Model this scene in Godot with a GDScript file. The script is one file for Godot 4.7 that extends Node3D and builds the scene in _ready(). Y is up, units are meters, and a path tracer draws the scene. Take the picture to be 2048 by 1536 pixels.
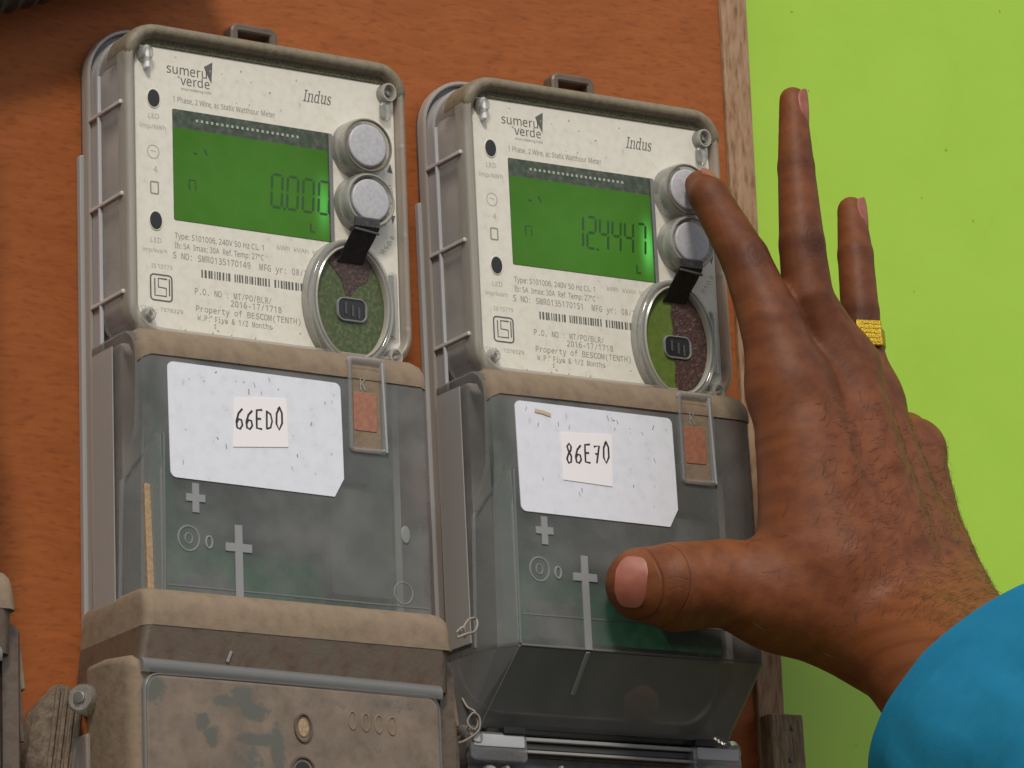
extends Node3D

# One drawing unit is about three quarters of a millimetre; x right along the wall, y up, z out of the board.
const S := 0.00075
const P := 33.0       # height of a meter's printed face above the board
const F := 45.0       # height of the lower clear cover's front

var M := {}
var used := {}


# ---------------------------------------------------------------- mesh building
class Shape:
	var v := PackedVector3Array()
	var c := PackedColorArray()
	var col := Color.WHITE
	var oriented := 0

	func tri(a: Vector3, b: Vector3, d: Vector3) -> void:
		v.append(a); v.append(b); v.append(d)
		c.append(col); c.append(col); c.append(col)

	func quad(a: Vector3, b: Vector3, d: Vector3, e: Vector3) -> void:
		tri(a, b, d); tri(a, d, e)

	# turns the triangles added since the last call so that they face outwards
	func settle(flip := false) -> void:
		var n := v.size()
		var mid := Vector3.ZERO
		for i in range(oriented, n):
			mid += v[i]
		mid /= maxf(1.0, n - oriented)
		var vol := 0.0
		for i in range(oriented, n, 3):
			vol += (v[i] - mid).dot((v[i + 1] - mid).cross(v[i + 2] - mid))
		if (vol < 0.0) != flip:
			for i in range(oriented, n, 3):
				var t := v[i + 1]
				v[i + 1] = v[i + 2]
				v[i + 2] = t
		oriented = n

	func loft(rings: Array, cap0 := true, cap1 := true, looped := false) -> Shape:
		var m: int = rings[0].size()
		var last: int = rings.size() if looped else rings.size() - 1
		for k in last:
			var a: Array = rings[k]
			var b: Array = rings[(k + 1) % rings.size()]
			for i in m:
				var j := (i + 1) % m
				quad(a[i], a[j], b[j], b[i])
		if cap0:
			fan(rings[0], true)
		if cap1:
			fan(rings[rings.size() - 1], false)
		settle()
		return self

	func fan(r: Array, back: bool) -> void:
		var mid := Vector3.ZERO
		for p in r:
			mid += p
		mid /= r.size()
		for i in r.size():
			var j := (i + 1) % r.size()
			if back:
				tri(mid, r[j], r[i])
			else:
				tri(mid, r[i], r[j])

	func prism(poly: PackedVector2Array, z0: float, z1: float) -> Shape:
		var idx := Geometry2D.triangulate_polygon(poly)
		for i in range(0, idx.size(), 3):
			var a := poly[idx[i]]
			var b := poly[idx[i + 1]]
			var d := poly[idx[i + 2]]
			if (b - a).cross(d - a) < 0.0:
				var t := b
				b = d
				d = t
			tri(Vector3(a.x, a.y, z1), Vector3(b.x, b.y, z1), Vector3(d.x, d.y, z1))
			tri(Vector3(a.x, a.y, z0), Vector3(d.x, d.y, z0), Vector3(b.x, b.y, z0))
		var ccw := not Geometry2D.is_polygon_clockwise(poly)
		for i in poly.size():
			var a := poly[i]
			var b := poly[(i + 1) % poly.size()]
			if not ccw:
				var t := a
				a = b
				b = t
			quad(Vector3(a.x, a.y, z0), Vector3(b.x, b.y, z0), Vector3(b.x, b.y, z1), Vector3(a.x, a.y, z1))
		oriented = v.size()
		return self

	func tube(path: Array, r: float, sides := 8, r_end := -1.0, flat := 1.0) -> Shape:
		var rings := []
		var n: int = path.size()
		var up := Vector3(0.13, 0.21, 0.97).normalized()
		for i in n:
			var t: Vector3 = (path[mini(i + 1, n - 1)] - path[maxi(i - 1, 0)]).normalized()
			var s := t.cross(up)
			if s.length() < 0.05:
				s = t.cross(Vector3(1, 0, 0))
			s = s.normalized()
			up = s.cross(t).normalized()
			var rr := r if r_end < 0.0 else lerpf(r, r_end, float(i) / (n - 1))
			var ring := []
			for k in sides:
				var a := TAU * k / sides
				ring.append(path[i] + s * cos(a) * rr + up * sin(a) * rr * flat)
			rings.append(ring)
		return loft(rings)

	func turned(t: Transform3D) -> Shape:
		for i in v.size():
			v[i] = t * v[i]
		return self

	func join(o: Shape) -> Shape:
		v.append_array(o.v)
		c.append_array(o.c)
		oriented = v.size()
		return self

	# one mesh with normals smoothed below an angle; uv over a rectangle in x and y when given
	func mesh(smooth := 35.0, over := Rect2()) -> ArrayMesh:
		var n := v.size()
		var fn := PackedVector3Array()
		var at := {}
		for i in range(0, n, 3):
			var k := (v[i + 1] - v[i]).cross(v[i + 2] - v[i])
			fn.append(k)
			for j in 3:
				var key := Vector3i((v[i + j] * 200.0).round())
				if at.has(key):
					at[key].append(i / 3)
				else:
					at[key] = [i / 3]
		var vv := PackedVector3Array()
		var nn := PackedVector3Array()
		var uu := PackedVector2Array()
		vv.resize(n); nn.resize(n); uu.resize(n)
		var lim := cos(deg_to_rad(smooth))
		for i in range(0, n, 3):
			var own := fn[i / 3]
			var unit := own.normalized()
			for j in 3:
				var sum := Vector3.ZERO
				for f in at[Vector3i((v[i + j] * 200.0).round())]:
					if fn[f].normalized().dot(unit) >= lim:
						sum += fn[f]
				var o: int = i + [0, 2, 1][j]        # clockwise fronts
				vv[o] = v[i + j] * 0.00075
				nn[o] = sum.normalized() if sum.length() > 1e-12 else Vector3.BACK
				if over.size.x > 0.0:
					uu[o] = Vector2((v[i + j].x - over.position.x) / over.size.x, 1.0 - (v[i + j].y - over.position.y) / over.size.y)
		var cc := PackedColorArray()
		cc.resize(n)
		for i in range(0, n, 3):
			cc[i] = c[i]; cc[i + 1] = c[i + 2]; cc[i + 2] = c[i + 1]
		var arr := []
		arr.resize(Mesh.ARRAY_MAX)
		arr[Mesh.ARRAY_VERTEX] = vv
		arr[Mesh.ARRAY_NORMAL] = nn
		arr[Mesh.ARRAY_TEX_UV] = uu
		arr[Mesh.ARRAY_COLOR] = cc
		var am := ArrayMesh.new()
		am.add_surface_from_arrays(Mesh.PRIMITIVE_TRIANGLES, arr)
		return am


func rr(cx: float, cy: float, w: float, h: float, r: float, z: float, n := 6, inset := 0.0) -> Array:
	var out := []
	var rad := maxf(r - inset, 0.05)
	var hw := w / 2 - inset - rad
	var hh := h / 2 - inset - rad
	for q in 4:
		var ox := cx + (hw if q == 0 or q == 3 else -hw)
		var oy := cy + (hh if q < 2 else -hh)
		for i in n + 1:
			var a := PI / 2 * (q + float(i) / n)
			out.append(Vector3(ox + cos(a) * rad, oy + sin(a) * rad, z))
	return out


func oval(cx: float, cy: float, rx: float, ry: float, z: float, n := 36) -> Array:
	var out := []
	for i in n:
		var a := TAU * i / n
		out.append(Vector3(cx + cos(a) * rx, cy + sin(a) * ry, z))
	return out


# a block with rounded corners (seen from the front) and chamfered front and back edges
func slab(cx: float, cy: float, w: float, h: float, r: float, z0: float, z1: float, bev := 0.4, n := 6) -> Shape:
	var k := Shape.new()
	return k.loft([rr(cx, cy, w, h, r, z0, n, bev), rr(cx, cy, w, h, r, z0 + bev, n), rr(cx, cy, w, h, r, z1 - bev, n), rr(cx, cy, w, h, r, z1 - bev * 0.3, n, bev * 0.3), rr(cx, cy, w, h, r, z1, n, bev)])


func disc(cx: float, cy: float, rx: float, ry: float, z0: float, z1: float, bev := 0.4, n := 32) -> Shape:
	var k := Shape.new()
	return k.loft([oval(cx, cy, rx, ry, z0, n), oval(cx, cy, rx, ry, z1 - bev, n), oval(cx, cy, rx - bev * 0.3, ry - bev * 0.3, z1 - bev * 0.3, n), oval(cx, cy, rx - bev, ry - bev, z1, n)])


# a standing ring: pairs of (inset from the outer oval, z) going round its section
func band(cx: float, cy: float, rx: float, ry: float, section: Array, n := 40) -> Shape:
	var k := Shape.new()
	var rings := []
	for s in section:
		rings.append(oval(cx, cy, rx - s[0], ry - s[0], s[1], n))
	return k.loft(rings, false, false, true)


func frame(cx: float, cy: float, w: float, h: float, r: float, section: Array, n := 6) -> Shape:
	var k := Shape.new()
	var rings := []
	for s in section:
		rings.append(rr(cx, cy, w, h, r, s[1], n, s[0]))
	return k.loft(rings, false, false, true)


func bar(a: Vector3, b: Vector3, w: float, d: float) -> Shape:      # a square bar from a to b, w wide across and d deep in z
	var t := (b - a).normalized()
	var s := t.cross(Vector3.BACK)
	if s.length() < 0.1:
		s = Vector3.RIGHT
	s = s.normalized()
	var u := s.cross(t).normalized()
	var e := minf(w, d) * 0.2
	var k := Shape.new()
	var rings := []
	for q in [[a, e], [a + t * e, 0.0], [b - t * e, 0.0], [b, e]]:
		var ring := []
		for c in [[-1, -1, 0], [-1, -1, 1], [1, -1, 1], [1, -1, 0], [1, 1, 0], [1, 1, 1], [-1, 1, 1], [-1, 1, 0]]:
			pass
		var hw: float = w / 2 - q[1]
		var hd: float = d / 2 - q[1]
		for c in [[1, -1], [1, 1], [-1, 1], [-1, -1]]:
			var cx: float = c[0]
			var cy: float = c[1]
			var p1: Vector3 = q[0] + s * cx * hw + u * cy * (hd - e)
			var p2: Vector3 = q[0] + s * cx * (hw - e) + u * cy * hd
			if cx * cy > 0:
				ring.append(p1); ring.append(p2)
			else:
				ring.append(p2); ring.append(p1)
		rings.append(ring)
	return k.loft(rings)


# ---------------------------------------------------------------- naming
func numbered(called: String) -> String:
	var n: int = used.get(called, 0)
	used[called] = n + 1
	return called if n == 0 else "%s_%03d" % [called, n]


func put(called: String, m: Mesh, mat: Material, parent: Node3D) -> MeshInstance3D:
	var o := MeshInstance3D.new()
	o.mesh = m
	o.material_override = mat
	o.cast_shadow = GeometryInstance3D.SHADOW_CASTING_SETTING_ON
	if parent == self:
		o.name = numbered(called)
	else:
		var n := 0
		var nm := called
		while parent.has_node(nm):
			n += 1
			nm = "%s_%03d" % [called, n]
		o.name = nm
	parent.add_child(o, true)
	return o


func thing(called: String, label: String, category: String, group := "") -> Node3D:
	var o := Node3D.new()
	o.name = numbered(called)
	add_child(o, true)
	return tag(o, label, category, group)


func tag(o: Node3D, label: String, category: String, group := "") -> Node3D:
	o.set_meta("label", label)
	o.set_meta("category", category)
	if group:
		o.set_meta("group", group)
	return o


# ---------------------------------------------------------------- materials
func srgb(c: Color) -> Color:
	var k := c.linear_to_srgb()
	k.a = c.a
	return k


func mat(c: Color, rough := 0.5, alpha := 1.0) -> StandardMaterial3D:
	var m := StandardMaterial3D.new()
	m.albedo_color = srgb(c)
	m.roughness = rough
	if alpha < 1.0:
		m.transparency = BaseMaterial3D.TRANSPARENCY_ALPHA
		m.albedo_color.a = alpha
	return m


func glass(scale := 0.05, rough := 0.03, tint := Color(0.95, 0.97, 0.96)) -> StandardMaterial3D:
	var m := StandardMaterial3D.new()
	m.albedo_color = srgb(tint)
	m.albedo_color.a = 0.0
	m.transparency = BaseMaterial3D.TRANSPARENCY_ALPHA
	m.refraction_enabled = true
	m.refraction_scale = scale
	m.roughness = rough
	return m


func noise_tex(stops: Array, freq: float, nseed: int, kind := FastNoiseLite.TYPE_SIMPLEX_SMOOTH, octaves := 4, size := 512) -> NoiseTexture2D:
	var f := FastNoiseLite.new()
	f.noise_type = kind
	f.frequency = freq
	f.seed = nseed
	f.fractal_octaves = octaves
	f.fractal_gain = 0.6
	var g := Gradient.new()
	var offs := PackedFloat32Array()
	var cols := PackedColorArray()
	for s in stops:
		offs.append(s[0])
		cols.append(srgb(s[1]))
	g.offsets = offs
	g.colors = cols
	var t := NoiseTexture2D.new()
	t.width = size
	t.height = size
	t.seamless = true
	t.noise = f
	t.color_ramp = g
	return t


# colour noise laid on from three sides, repeating after `tile` units
func noisy(stops: Array, freq: float, tile: float, rough: float, nseed: int, relief := 0.0, kind := FastNoiseLite.TYPE_SIMPLEX_SMOOTH, octaves := 4) -> StandardMaterial3D:
	var m := StandardMaterial3D.new()
	m.albedo_texture = noise_tex(stops, freq, nseed, kind, octaves)
	m.roughness = rough
	m.uv1_triplanar = true
	m.uv1_scale = Vector3.ONE / (tile * S)
	if relief > 0.0:
		m.heightmap_enabled = true
		m.heightmap_texture = noise_tex([[0.0, Color.BLACK], [1.0, Color.WHITE]], freq * 1.7, nseed + 7, kind, octaves)
		m.heightmap_scale = relief
	return m


func lin(v: float) -> Color:
	return Color(v, v, v)


func make_materials() -> void:
	M.wall = noisy([[0.0, Color(0.312, 0.518, 0.032)], [0.5, Color(0.325, 0.535, 0.036)], [1.0, Color(0.335, 0.548, 0.040)]], 0.008, 320.0, 0.55, 3, 0.012)
	M.wall_speck = mat(Color(0.22, 0.36, 0.035), 0.6)
	M.strip = noisy([[0.05, Color(0.16, 0.07, 0.035)], [0.35, Color(0.275, 0.158, 0.082)], [0.6, Color(0.32, 0.198, 0.112)], [0.9, Color(0.36, 0.235, 0.14)]], 0.010, 60.0, 0.85, 5, 0.01)
	M.strip.uv1_scale = Vector3(1.0 / (22 * S), 1.0 / (90 * S), 1.0 / (22 * S))
	M.block = noisy([[0.1, Color(0.13, 0.085, 0.045)], [0.5, Color(0.20, 0.14, 0.08)], [0.9, Color(0.26, 0.19, 0.12)]], 0.012, 60.0, 0.85, 15, 0.03)
	M.block.uv1_scale = Vector3(1.0 / (22 * S), 1.0 / (90 * S), 1.0 / (22 * S))
	M.rail = mat(Color(0.16, 0.09, 0.045), 0.7)
	M.gray = noisy([[0.15, Color(0.42, 0.40, 0.38)], [0.5, Color(0.52, 0.49, 0.455)], [0.85, Color(0.57, 0.53, 0.485)]], 0.006, 90.0, 0.32, 8)
	M.rim = mat(Color(0.37, 0.335, 0.28), 0.35, 0.58)
	M.rim_back = mat(Color(0.29, 0.255, 0.225), 0.3)
	M.tab = mat(Color(0.42, 0.42, 0.44), 0.25)
	M.painted_sheen = mat(Color(0.44, 0.425, 0.405), 0.3, 0.62)
	M.painted_sheen_thin = mat(Color(0.42, 0.43, 0.43), 0.26, 0.27)
	M.shell = mat(Color(0.50, 0.475, 0.45), 0.3, 0.36)
	M.shell.albedo_texture = noise_tex([[0.2, Color(0.8, 0.8, 0.8, 0.8)], [0.8, Color(1, 0.98, 0.95, 1.0)]], 0.006, 14)
	M.shell.uv1_triplanar = true
	M.shell.uv1_scale = Vector3.ONE / (80 * S)
	M.gray_deep = noisy([[0.2, Color(0.055, 0.055, 0.058)], [0.8, Color(0.095, 0.093, 0.095)]], 0.008, 70.0, 0.25, 9)
	M.clear = mat(Color(0.30, 0.295, 0.29), 0.18, 0.32)
	M.clear_edge = mat(Color(0.31, 0.305, 0.30), 0.22)
	M.clear_edge.clearcoat_enabled = true
	M.clear_edge.clearcoat = 0.4
	M.collar_edge = mat(Color(0.40, 0.375, 0.32), 0.2, 0.72)
	M.painted_glint = mat(Color(0.72, 0.72, 0.72), 0.12)
	M.dust = noisy([[0.1, Color(0.155, 0.112, 0.073)], [0.45, Color(0.19, 0.138, 0.09)], [0.7, Color(0.215, 0.152, 0.10)], [0.95, Color(0.185, 0.158, 0.095)]], 0.016, 70.0, 0.85, 21, 0.012)
	M.dust_lip = noisy([[0.1, Color(0.13, 0.105, 0.066)], [0.5, Color(0.17, 0.138, 0.09)], [0.9, Color(0.195, 0.158, 0.105)]], 0.02, 50.0, 0.6, 25, 0.01)
	M.shaded_dust = noisy([[0.25, Color(0.045, 0.043, 0.02)], [0.5, Color(0.085, 0.078, 0.04)], [0.62, Color(0.16, 0.135, 0.08)], [0.8, Color(0.06, 0.055, 0.03)]], 0.05, 40.0, 0.8, 26)
	M.dust_dark = noisy([[0.1, Color(0.078, 0.05, 0.034)], [0.5, Color(0.108, 0.074, 0.051)], [0.9, Color(0.098, 0.082, 0.052)]], 0.014, 70.0, 0.45, 22, 0.01)
	M.dust_panel = noisy([[0.1, Color(0.105, 0.083, 0.063)], [0.35, Color(0.145, 0.108, 0.079)], [0.55, Color(0.175, 0.128, 0.092)], [0.9, Color(0.215, 0.16, 0.117)]], 0.022, 70.0, 0.62, 23, 0.012)
	M.bare = noisy([[0.2, Color(0.072, 0.076, 0.064)], [0.55, Color(0.10, 0.10, 0.082)], [0.9, Color(0.14, 0.12, 0.095)]], 0.04, 50.0, 0.4, 24)
	M.plate = noisy([[0.03, Color(0.46, 0.41, 0.32)], [0.15, Color(0.61, 0.575, 0.485)], [0.5, Color(0.65, 0.615, 0.53)], [1.0, Color(0.675, 0.645, 0.565)]], 0.028, 75.0, 0.5, 31, 0.0, FastNoiseLite.TYPE_SIMPLEX_SMOOTH, 5)
	M.ink = mat(Color(0.10, 0.098, 0.085), 0.6)
	M.ink_soft = mat(Color(0.24, 0.23, 0.20), 0.6)
	M.ink_pale = mat(Color(0.36, 0.345, 0.305), 0.6)
	M.black = mat(Color(0.012, 0.012, 0.011), 0.4)
	M.rubber = noisy([[0.2, Color(0.014, 0.013, 0.013)], [0.6, Color(0.026, 0.022, 0.02)], [0.95, Color(0.08, 0.06, 0.05)]], 0.03, 30.0, 0.42, 33, 0.01)
	M.rubber_brown = noisy([[0.2, Color(0.03, 0.015, 0.012)], [0.6, Color(0.065, 0.035, 0.028)], [0.95, Color(0.13, 0.085, 0.065)]], 0.03, 30.0, 0.55, 34, 0.01)
	M.button = noisy([[0.2, Color(0.36, 0.355, 0.37)], [0.55, Color(0.41, 0.405, 0.425)], [0.9, Color(0.45, 0.435, 0.43)]], 0.03, 40.0, 0.45, 35, 0.004)
	M.bezel = mat(Color(0.43, 0.42, 0.38), 0.12, 0.34)
	M.glass = glass()
	M.lcd_head = noisy([[0.2, Color(0.028, 0.04, 0.022)], [0.6, Color(0.05, 0.066, 0.038)], [0.9, Color(0.10, 0.105, 0.07)]], 0.02, 40.0, 0.3, 36)
	M.lcd_pin = mat(Color(0.34, 0.37, 0.31), 0.4)
	M.segment = mat(Color(0.018, 0.068, 0.012), 0.4)
	M.port_a = noisy([[0.2, Color(0.035, 0.055, 0.012)], [0.55, Color(0.06, 0.082, 0.02)], [0.70, Color(0.08, 0.095, 0.033)], [0.80, Color(0.15, 0.15, 0.065)], [0.86, Color(0.06, 0.08, 0.03)]], 0.035, 42.0, 0.35, 41)
	M.port_b = noisy([[0.2, Color(0.085, 0.13, 0.022)], [0.8, Color(0.12, 0.165, 0.032)]], 0.02, 42.0, 0.3, 42)
	M.grime = noisy([[0.2, Color(0.035, 0.014, 0.011)], [0.55, Color(0.065, 0.026, 0.019)], [0.70, Color(0.08, 0.04, 0.03)], [0.82, Color(0.17, 0.11, 0.085)], [0.88, Color(0.06, 0.03, 0.02)]], 0.03, 40.0, 0.6, 43, 0.02)
	M.cover = StandardMaterial3D.new()
	M.cover.albedo_texture = noise_tex([[0.15, Color(0.125, 0.13, 0.122, 0.50)], [0.45, Color(0.14, 0.143, 0.134, 0.63)], [0.65, Color(0.15, 0.15, 0.14, 0.73)], [0.9, Color(0.165, 0.16, 0.145, 0.80)]], 0.005, 51, FastNoiseLite.TYPE_SIMPLEX_SMOOTH, 4)
	M.cover.transparency = BaseMaterial3D.TRANSPARENCY_ALPHA
	M.cover.roughness = 0.28
	M.cover.uv1_triplanar = true
	M.cover.uv1_scale = Vector3.ONE / (120 * S)
	M.foot = M.cover.duplicate()
	M.foot.albedo_texture = noise_tex([[0.2, Color(0.165, 0.165, 0.16, 0.72)], [0.8, Color(0.19, 0.188, 0.18, 0.84)]], 0.005, 57)
	M.cover_rib = mat(Color(0.20, 0.198, 0.19), 0.3, 0.6)
	M.relief = mat(Color(0.27, 0.272, 0.275), 0.35, 0.85)
	M.relief_faint = mat(Color(0.30, 0.33, 0.30), 0.35, 0.55)
	M.pcb = noisy([[0.2, Color(0.015, 0.15, 0.060)], [0.5, Color(0.022, 0.20, 0.085)], [0.8, Color(0.035, 0.25, 0.12)]], 0.014, 60.0, 0.4, 52)
	M.relay = mat(Color(0.055, 0.056, 0.056), 0.5)
	M.relay_pale = mat(Color(0.17, 0.17, 0.165), 0.5)
	M.copper = noisy([[0.2, Color(0.27, 0.105, 0.06)], [0.8, Color(0.33, 0.145, 0.085)]], 0.02, 30.0, 0.5, 53)
	M.brass = mat(Color(0.50, 0.20, 0.09), 0.4)
	M.tan = noisy([[0.2, Color(0.26, 0.17, 0.09)], [0.8, Color(0.40, 0.28, 0.16)]], 0.03, 30.0, 0.55, 54)
	M.paper = noisy([[0.03, Color(0.50, 0.50, 0.51)], [0.18, Color(0.635, 0.64, 0.68)], [0.5, Color(0.67, 0.675, 0.725)], [1.0, Color(0.695, 0.70, 0.755)]], 0.024, 90.0, 0.45, 61, 0.0, FastNoiseLite.TYPE_SIMPLEX_SMOOTH, 5)
	M.note = mat(Color(0.79, 0.75, 0.755), 0.7)
	M.pen = mat(Color(0.02, 0.018, 0.022), 0.6)
	M.smudge = mat(Color(0.44, 0.33, 0.22), 0.8)
	M.wire = mat(Color(0.24, 0.20, 0.16), 0.4)
	M.steel = mat(Color(0.46, 0.44, 0.41), 0.28)
	M.steel.metallic = 0.8
	M.conduit = noisy([[0.2, Color(0.035, 0.032, 0.028)], [0.8, Color(0.075, 0.065, 0.055)]], 0.02, 40.0, 0.55, 71)
	M.duct = noisy([[0.2, Color(0.11, 0.08, 0.055)], [0.6, Color(0.17, 0.125, 0.09)], [0.9, Color(0.21, 0.16, 0.115)]], 0.02, 50.0, 0.85, 72, 0.02)
	M.cloth = noisy([[0.2, Color(0.008, 0.128, 0.240)], [0.8, Color(0.011, 0.142, 0.262)]], 0.01, 90.0, 0.85, 81)
	M.cloth.metallic_specular = 0.25
	M.cloth.heightmap_enabled = true
	M.cloth.heightmap_texture = weave()
	M.cloth.heightmap_scale = 0.005
	M.cloth.uv1_scale = Vector3.ONE / (55 * S)
	M.gold = noisy([[0.2, Color(0.34, 0.22, 0.022)], [0.8, Color(0.47, 0.32, 0.04)]], 0.05, 12.0, 0.33, 82, 0.012)
	M.gold.metallic = 1.0
	M.nail = noisy([[0.2, Color(0.23, 0.068, 0.044)], [0.8, Color(0.30, 0.105, 0.074)]], 0.01, 40.0, 0.42, 83)
	M.nail.metallic_specular = 0.35
	M.nail_tip = mat(Color(0.48, 0.29, 0.21), 0.4)
	M.hair = mat(Color(0.035, 0.018, 0.011), 0.6)


func weave() -> ImageTexture:
	var im := Image.create(256, 256, false, Image.FORMAT_L8)
	for y in 256:
		for x in 256:
			var a := sin(TAU * x / 4.0) * 0.5 + 0.5
			var b := sin(TAU * y / 4.0) * 0.5 + 0.5
			im.set_pixel(x, y, lin(clampf(0.2 + 0.4 * (a + b), 0, 1)))
	return ImageTexture.create_from_image(im)


# ---------------------------------------------------------------- lettering
var font_sans: SystemFont
var font_serif: SystemFont
var font_mono: SystemFont


# flat print `h` units high over its capitals, its baseline starting at (x, y); `w` > 0 squeezes it to that width
func lettering(words: String, x: float, y: float, h: float, w: float, z: float, m: Material, parent: Node3D, font: Font = null, slant := 0.0, called := "printed_line") -> MeshInstance3D:
	var t := TextMesh.new()
	t.font = font if font else font_sans
	t.text = words
	t.font_size = 40
	t.pixel_size = 0.01
	t.depth = 0.0
	t.curve_step = 3.0
	t.horizontal_alignment = HORIZONTAL_ALIGNMENT_LEFT
	t.vertical_alignment = VERTICAL_ALIGNMENT_BOTTOM
	var a := t.surface_get_arrays(0)
	var pts: PackedVector3Array = a[Mesh.ARRAY_VERTEX]
	var ref := TextMesh.new()
	ref.font = t.font
	ref.text = "H"
	ref.font_size = 40
	ref.pixel_size = 0.01
	ref.depth = 0.0
	ref.horizontal_alignment = HORIZONTAL_ALIGNMENT_LEFT
	ref.vertical_alignment = VERTICAL_ALIGNMENT_BOTTOM
	var hb := ref.get_aabb()
	var bb := t.get_aabb()
	var sy := h / hb.size.y
	var sx := sy if w <= 0.0 else w / bb.size.x
	var nn := PackedVector3Array()
	var out := PackedVector3Array()
	for p in pts:
		var py := (p.y - hb.position.y) * sy
		out.append(Vector3(x + (p.x - bb.position.x) * sx + py * slant, y + py, z) * S)
		nn.append(Vector3.BACK)
	var arr := []
	arr.resize(Mesh.ARRAY_MAX)
	arr[Mesh.ARRAY_VERTEX] = out
	arr[Mesh.ARRAY_NORMAL] = nn
	arr[Mesh.ARRAY_INDEX] = a[Mesh.ARRAY_INDEX]
	var am := ArrayMesh.new()
	am.add_surface_from_arrays(Mesh.PRIMITIVE_TRIANGLES, arr)
	return put(called, am, m, parent)


func ribbon(path: Array, w: float, z: float, m: Material, parent: Node3D, called: String) -> MeshInstance3D:
	var k := Shape.new()
	var p3 := []
	for p in path:
		p3.append(Vector3(p[0], p[1], z))
	k.tube(p3, w / 2, 6, -1.0, 0.12)
	return put(called, k.mesh(60), m, parent)


func _ready() -> void:
	make_camera_and_light()
	font_sans = SystemFont.new()
	font_sans.font_names = PackedStringArray(["Droid Sans"])
	font_serif = SystemFont.new()
	font_serif.font_names = PackedStringArray(["Droid Serif"])
	font_mono = SystemFont.new()
	font_mono.font_names = PackedStringArray(["Droid Sans Mono"])
	make_materials()
	make_setting()
	var a := make_meter({"display": "0.000", "number": "SMR0135170149", "hand": "66ED0", "dusty": true, "port": 0, "light": 0.5})
	a.position = Vector3(-102, 0, 0) * S
	tag(a, "left of the two whole meters, dusty terminal cover, sticker reading 66ED0, display at zero", "electricity meter", "electricity meters on the board")
	var b := make_meter({"display": "12.4447", "number": "SMR0135170151", "hand": "86E70", "dusty": false, "port": 1, "light": 0.8})
	b.position = Vector3(43.0, 2.27, 0) * S
	b.rotation.z = deg_to_rad(0.709)
	tag(b, "right meter under the hand, sticker reading 86E70, clear lower cover without dusty box", "electricity meter", "electricity meters on the board")
	var c := a.duplicate()
	c.name = numbered("electricity_meter")
	add_child(c, true)
	c.position = Vector3(-275.5, 1.0, 0) * S
	tag(c, "meter cut off at the left edge, only its dusty right side showing", "electricity meter", "electricity meters on the board")
	make_small_things()
	make_hand()


func make_camera_and_light() -> void:
	var cam := Camera3D.new()
	cam.name = "camera"
	cam.fov = 10.2028
	cam.near = 0.05
	cam.far = 60.0
	cam.transform = Transform3D(Basis(Vector3(0.847216, -0.036787, 0.529973), Vector3(-0.108429, 0.964625, 0.240293), Vector3(-0.520065, -0.261045, 0.813258)), Vector3(-839.4, -421.3, 1345.6) * S)
	add_child(cam)
	cam.current = true
	var sky := ProceduralSkyMaterial.new()
	sky.sky_top_color = Color(0.80, 0.82, 0.85)
	sky.sky_horizon_color = Color(0.74, 0.75, 0.76)
	sky.sky_curve = 0.3
	sky.ground_horizon_color = Color(0.42, 0.40, 0.38)
	sky.ground_bottom_color = Color(0.30, 0.28, 0.26)
	var sk := Sky.new()
	sk.sky_material = sky
	var env := Environment.new()
	env.background_mode = Environment.BG_SKY
	env.sky = sk
	env.background_energy_multiplier = 0.86
	env.tonemap_mode = Environment.TONE_MAPPER_LINEAR
	env.tonemap_exposure = 1.62
	env.sdfgi_enabled = true
	env.ssao_enabled = true
	env.ssil_enabled = true
	var we := WorldEnvironment.new()
	we.name = "environment"
	we.environment = env
	add_child(we)
	var sun := DirectionalLight3D.new()
	sun.name = "sun"
	sun.light_energy = 0.5
	sun.light_color = Color(1.0, 0.97, 0.92)
	sun.light_angular_distance = 11.0
	sun.shadow_enabled = true
	add_child(sun)
	sun.look_at_from_position(Vector3(-0.45, 0.85, 0.75), Vector3.ZERO)


# ---------------------------------------------------------------- wall and board
func wood_image() -> ImageTexture:
	var n := 1024
	var big := FastNoiseLite.new()
	big.seed = 4; big.frequency = 0.004; big.fractal_octaves = 3
	var grain := FastNoiseLite.new()
	grain.seed = 11; grain.frequency = 0.02; grain.fractal_octaves = 4; grain.fractal_gain = 0.65
	var fleck := FastNoiseLite.new()
	fleck.seed = 19; fleck.frequency = 0.035; fleck.fractal_octaves = 2
	var im := Image.create(n, n, false, Image.FORMAT_RGB8)
	var dark := Color(0.218, 0.060, 0.014)
	var pale := Color(0.340, 0.102, 0.028)
	for y in n:
		for x in n:
			var b := big.get_noise_2d(x, y)
			var yy := y + 14.0 * b + 0.05 * x
			var g := 0.6 * grain.get_noise_2d(x * 0.5, yy * 3.4) + 0.5 * grain.get_noise_2d(x * 1.6 + 900.0, yy * 9.0)
			var f := fleck.get_noise_2d(x * 1.4 + 300.0, yy * 6.0)
			var t := clampf(0.58 + 0.55 * g + 0.14 * b, 0.0, 1.0)
			var c := dark.lerp(pale, t)
			if f > 0.25:
				c = c.lerp(Color(0.15, 0.040, 0.011), minf(0.4, (f - 0.25) * 1.2))
			im.set_pixel(x, y, c.linear_to_srgb())
	return ImageTexture.create_from_image(im)


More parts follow.
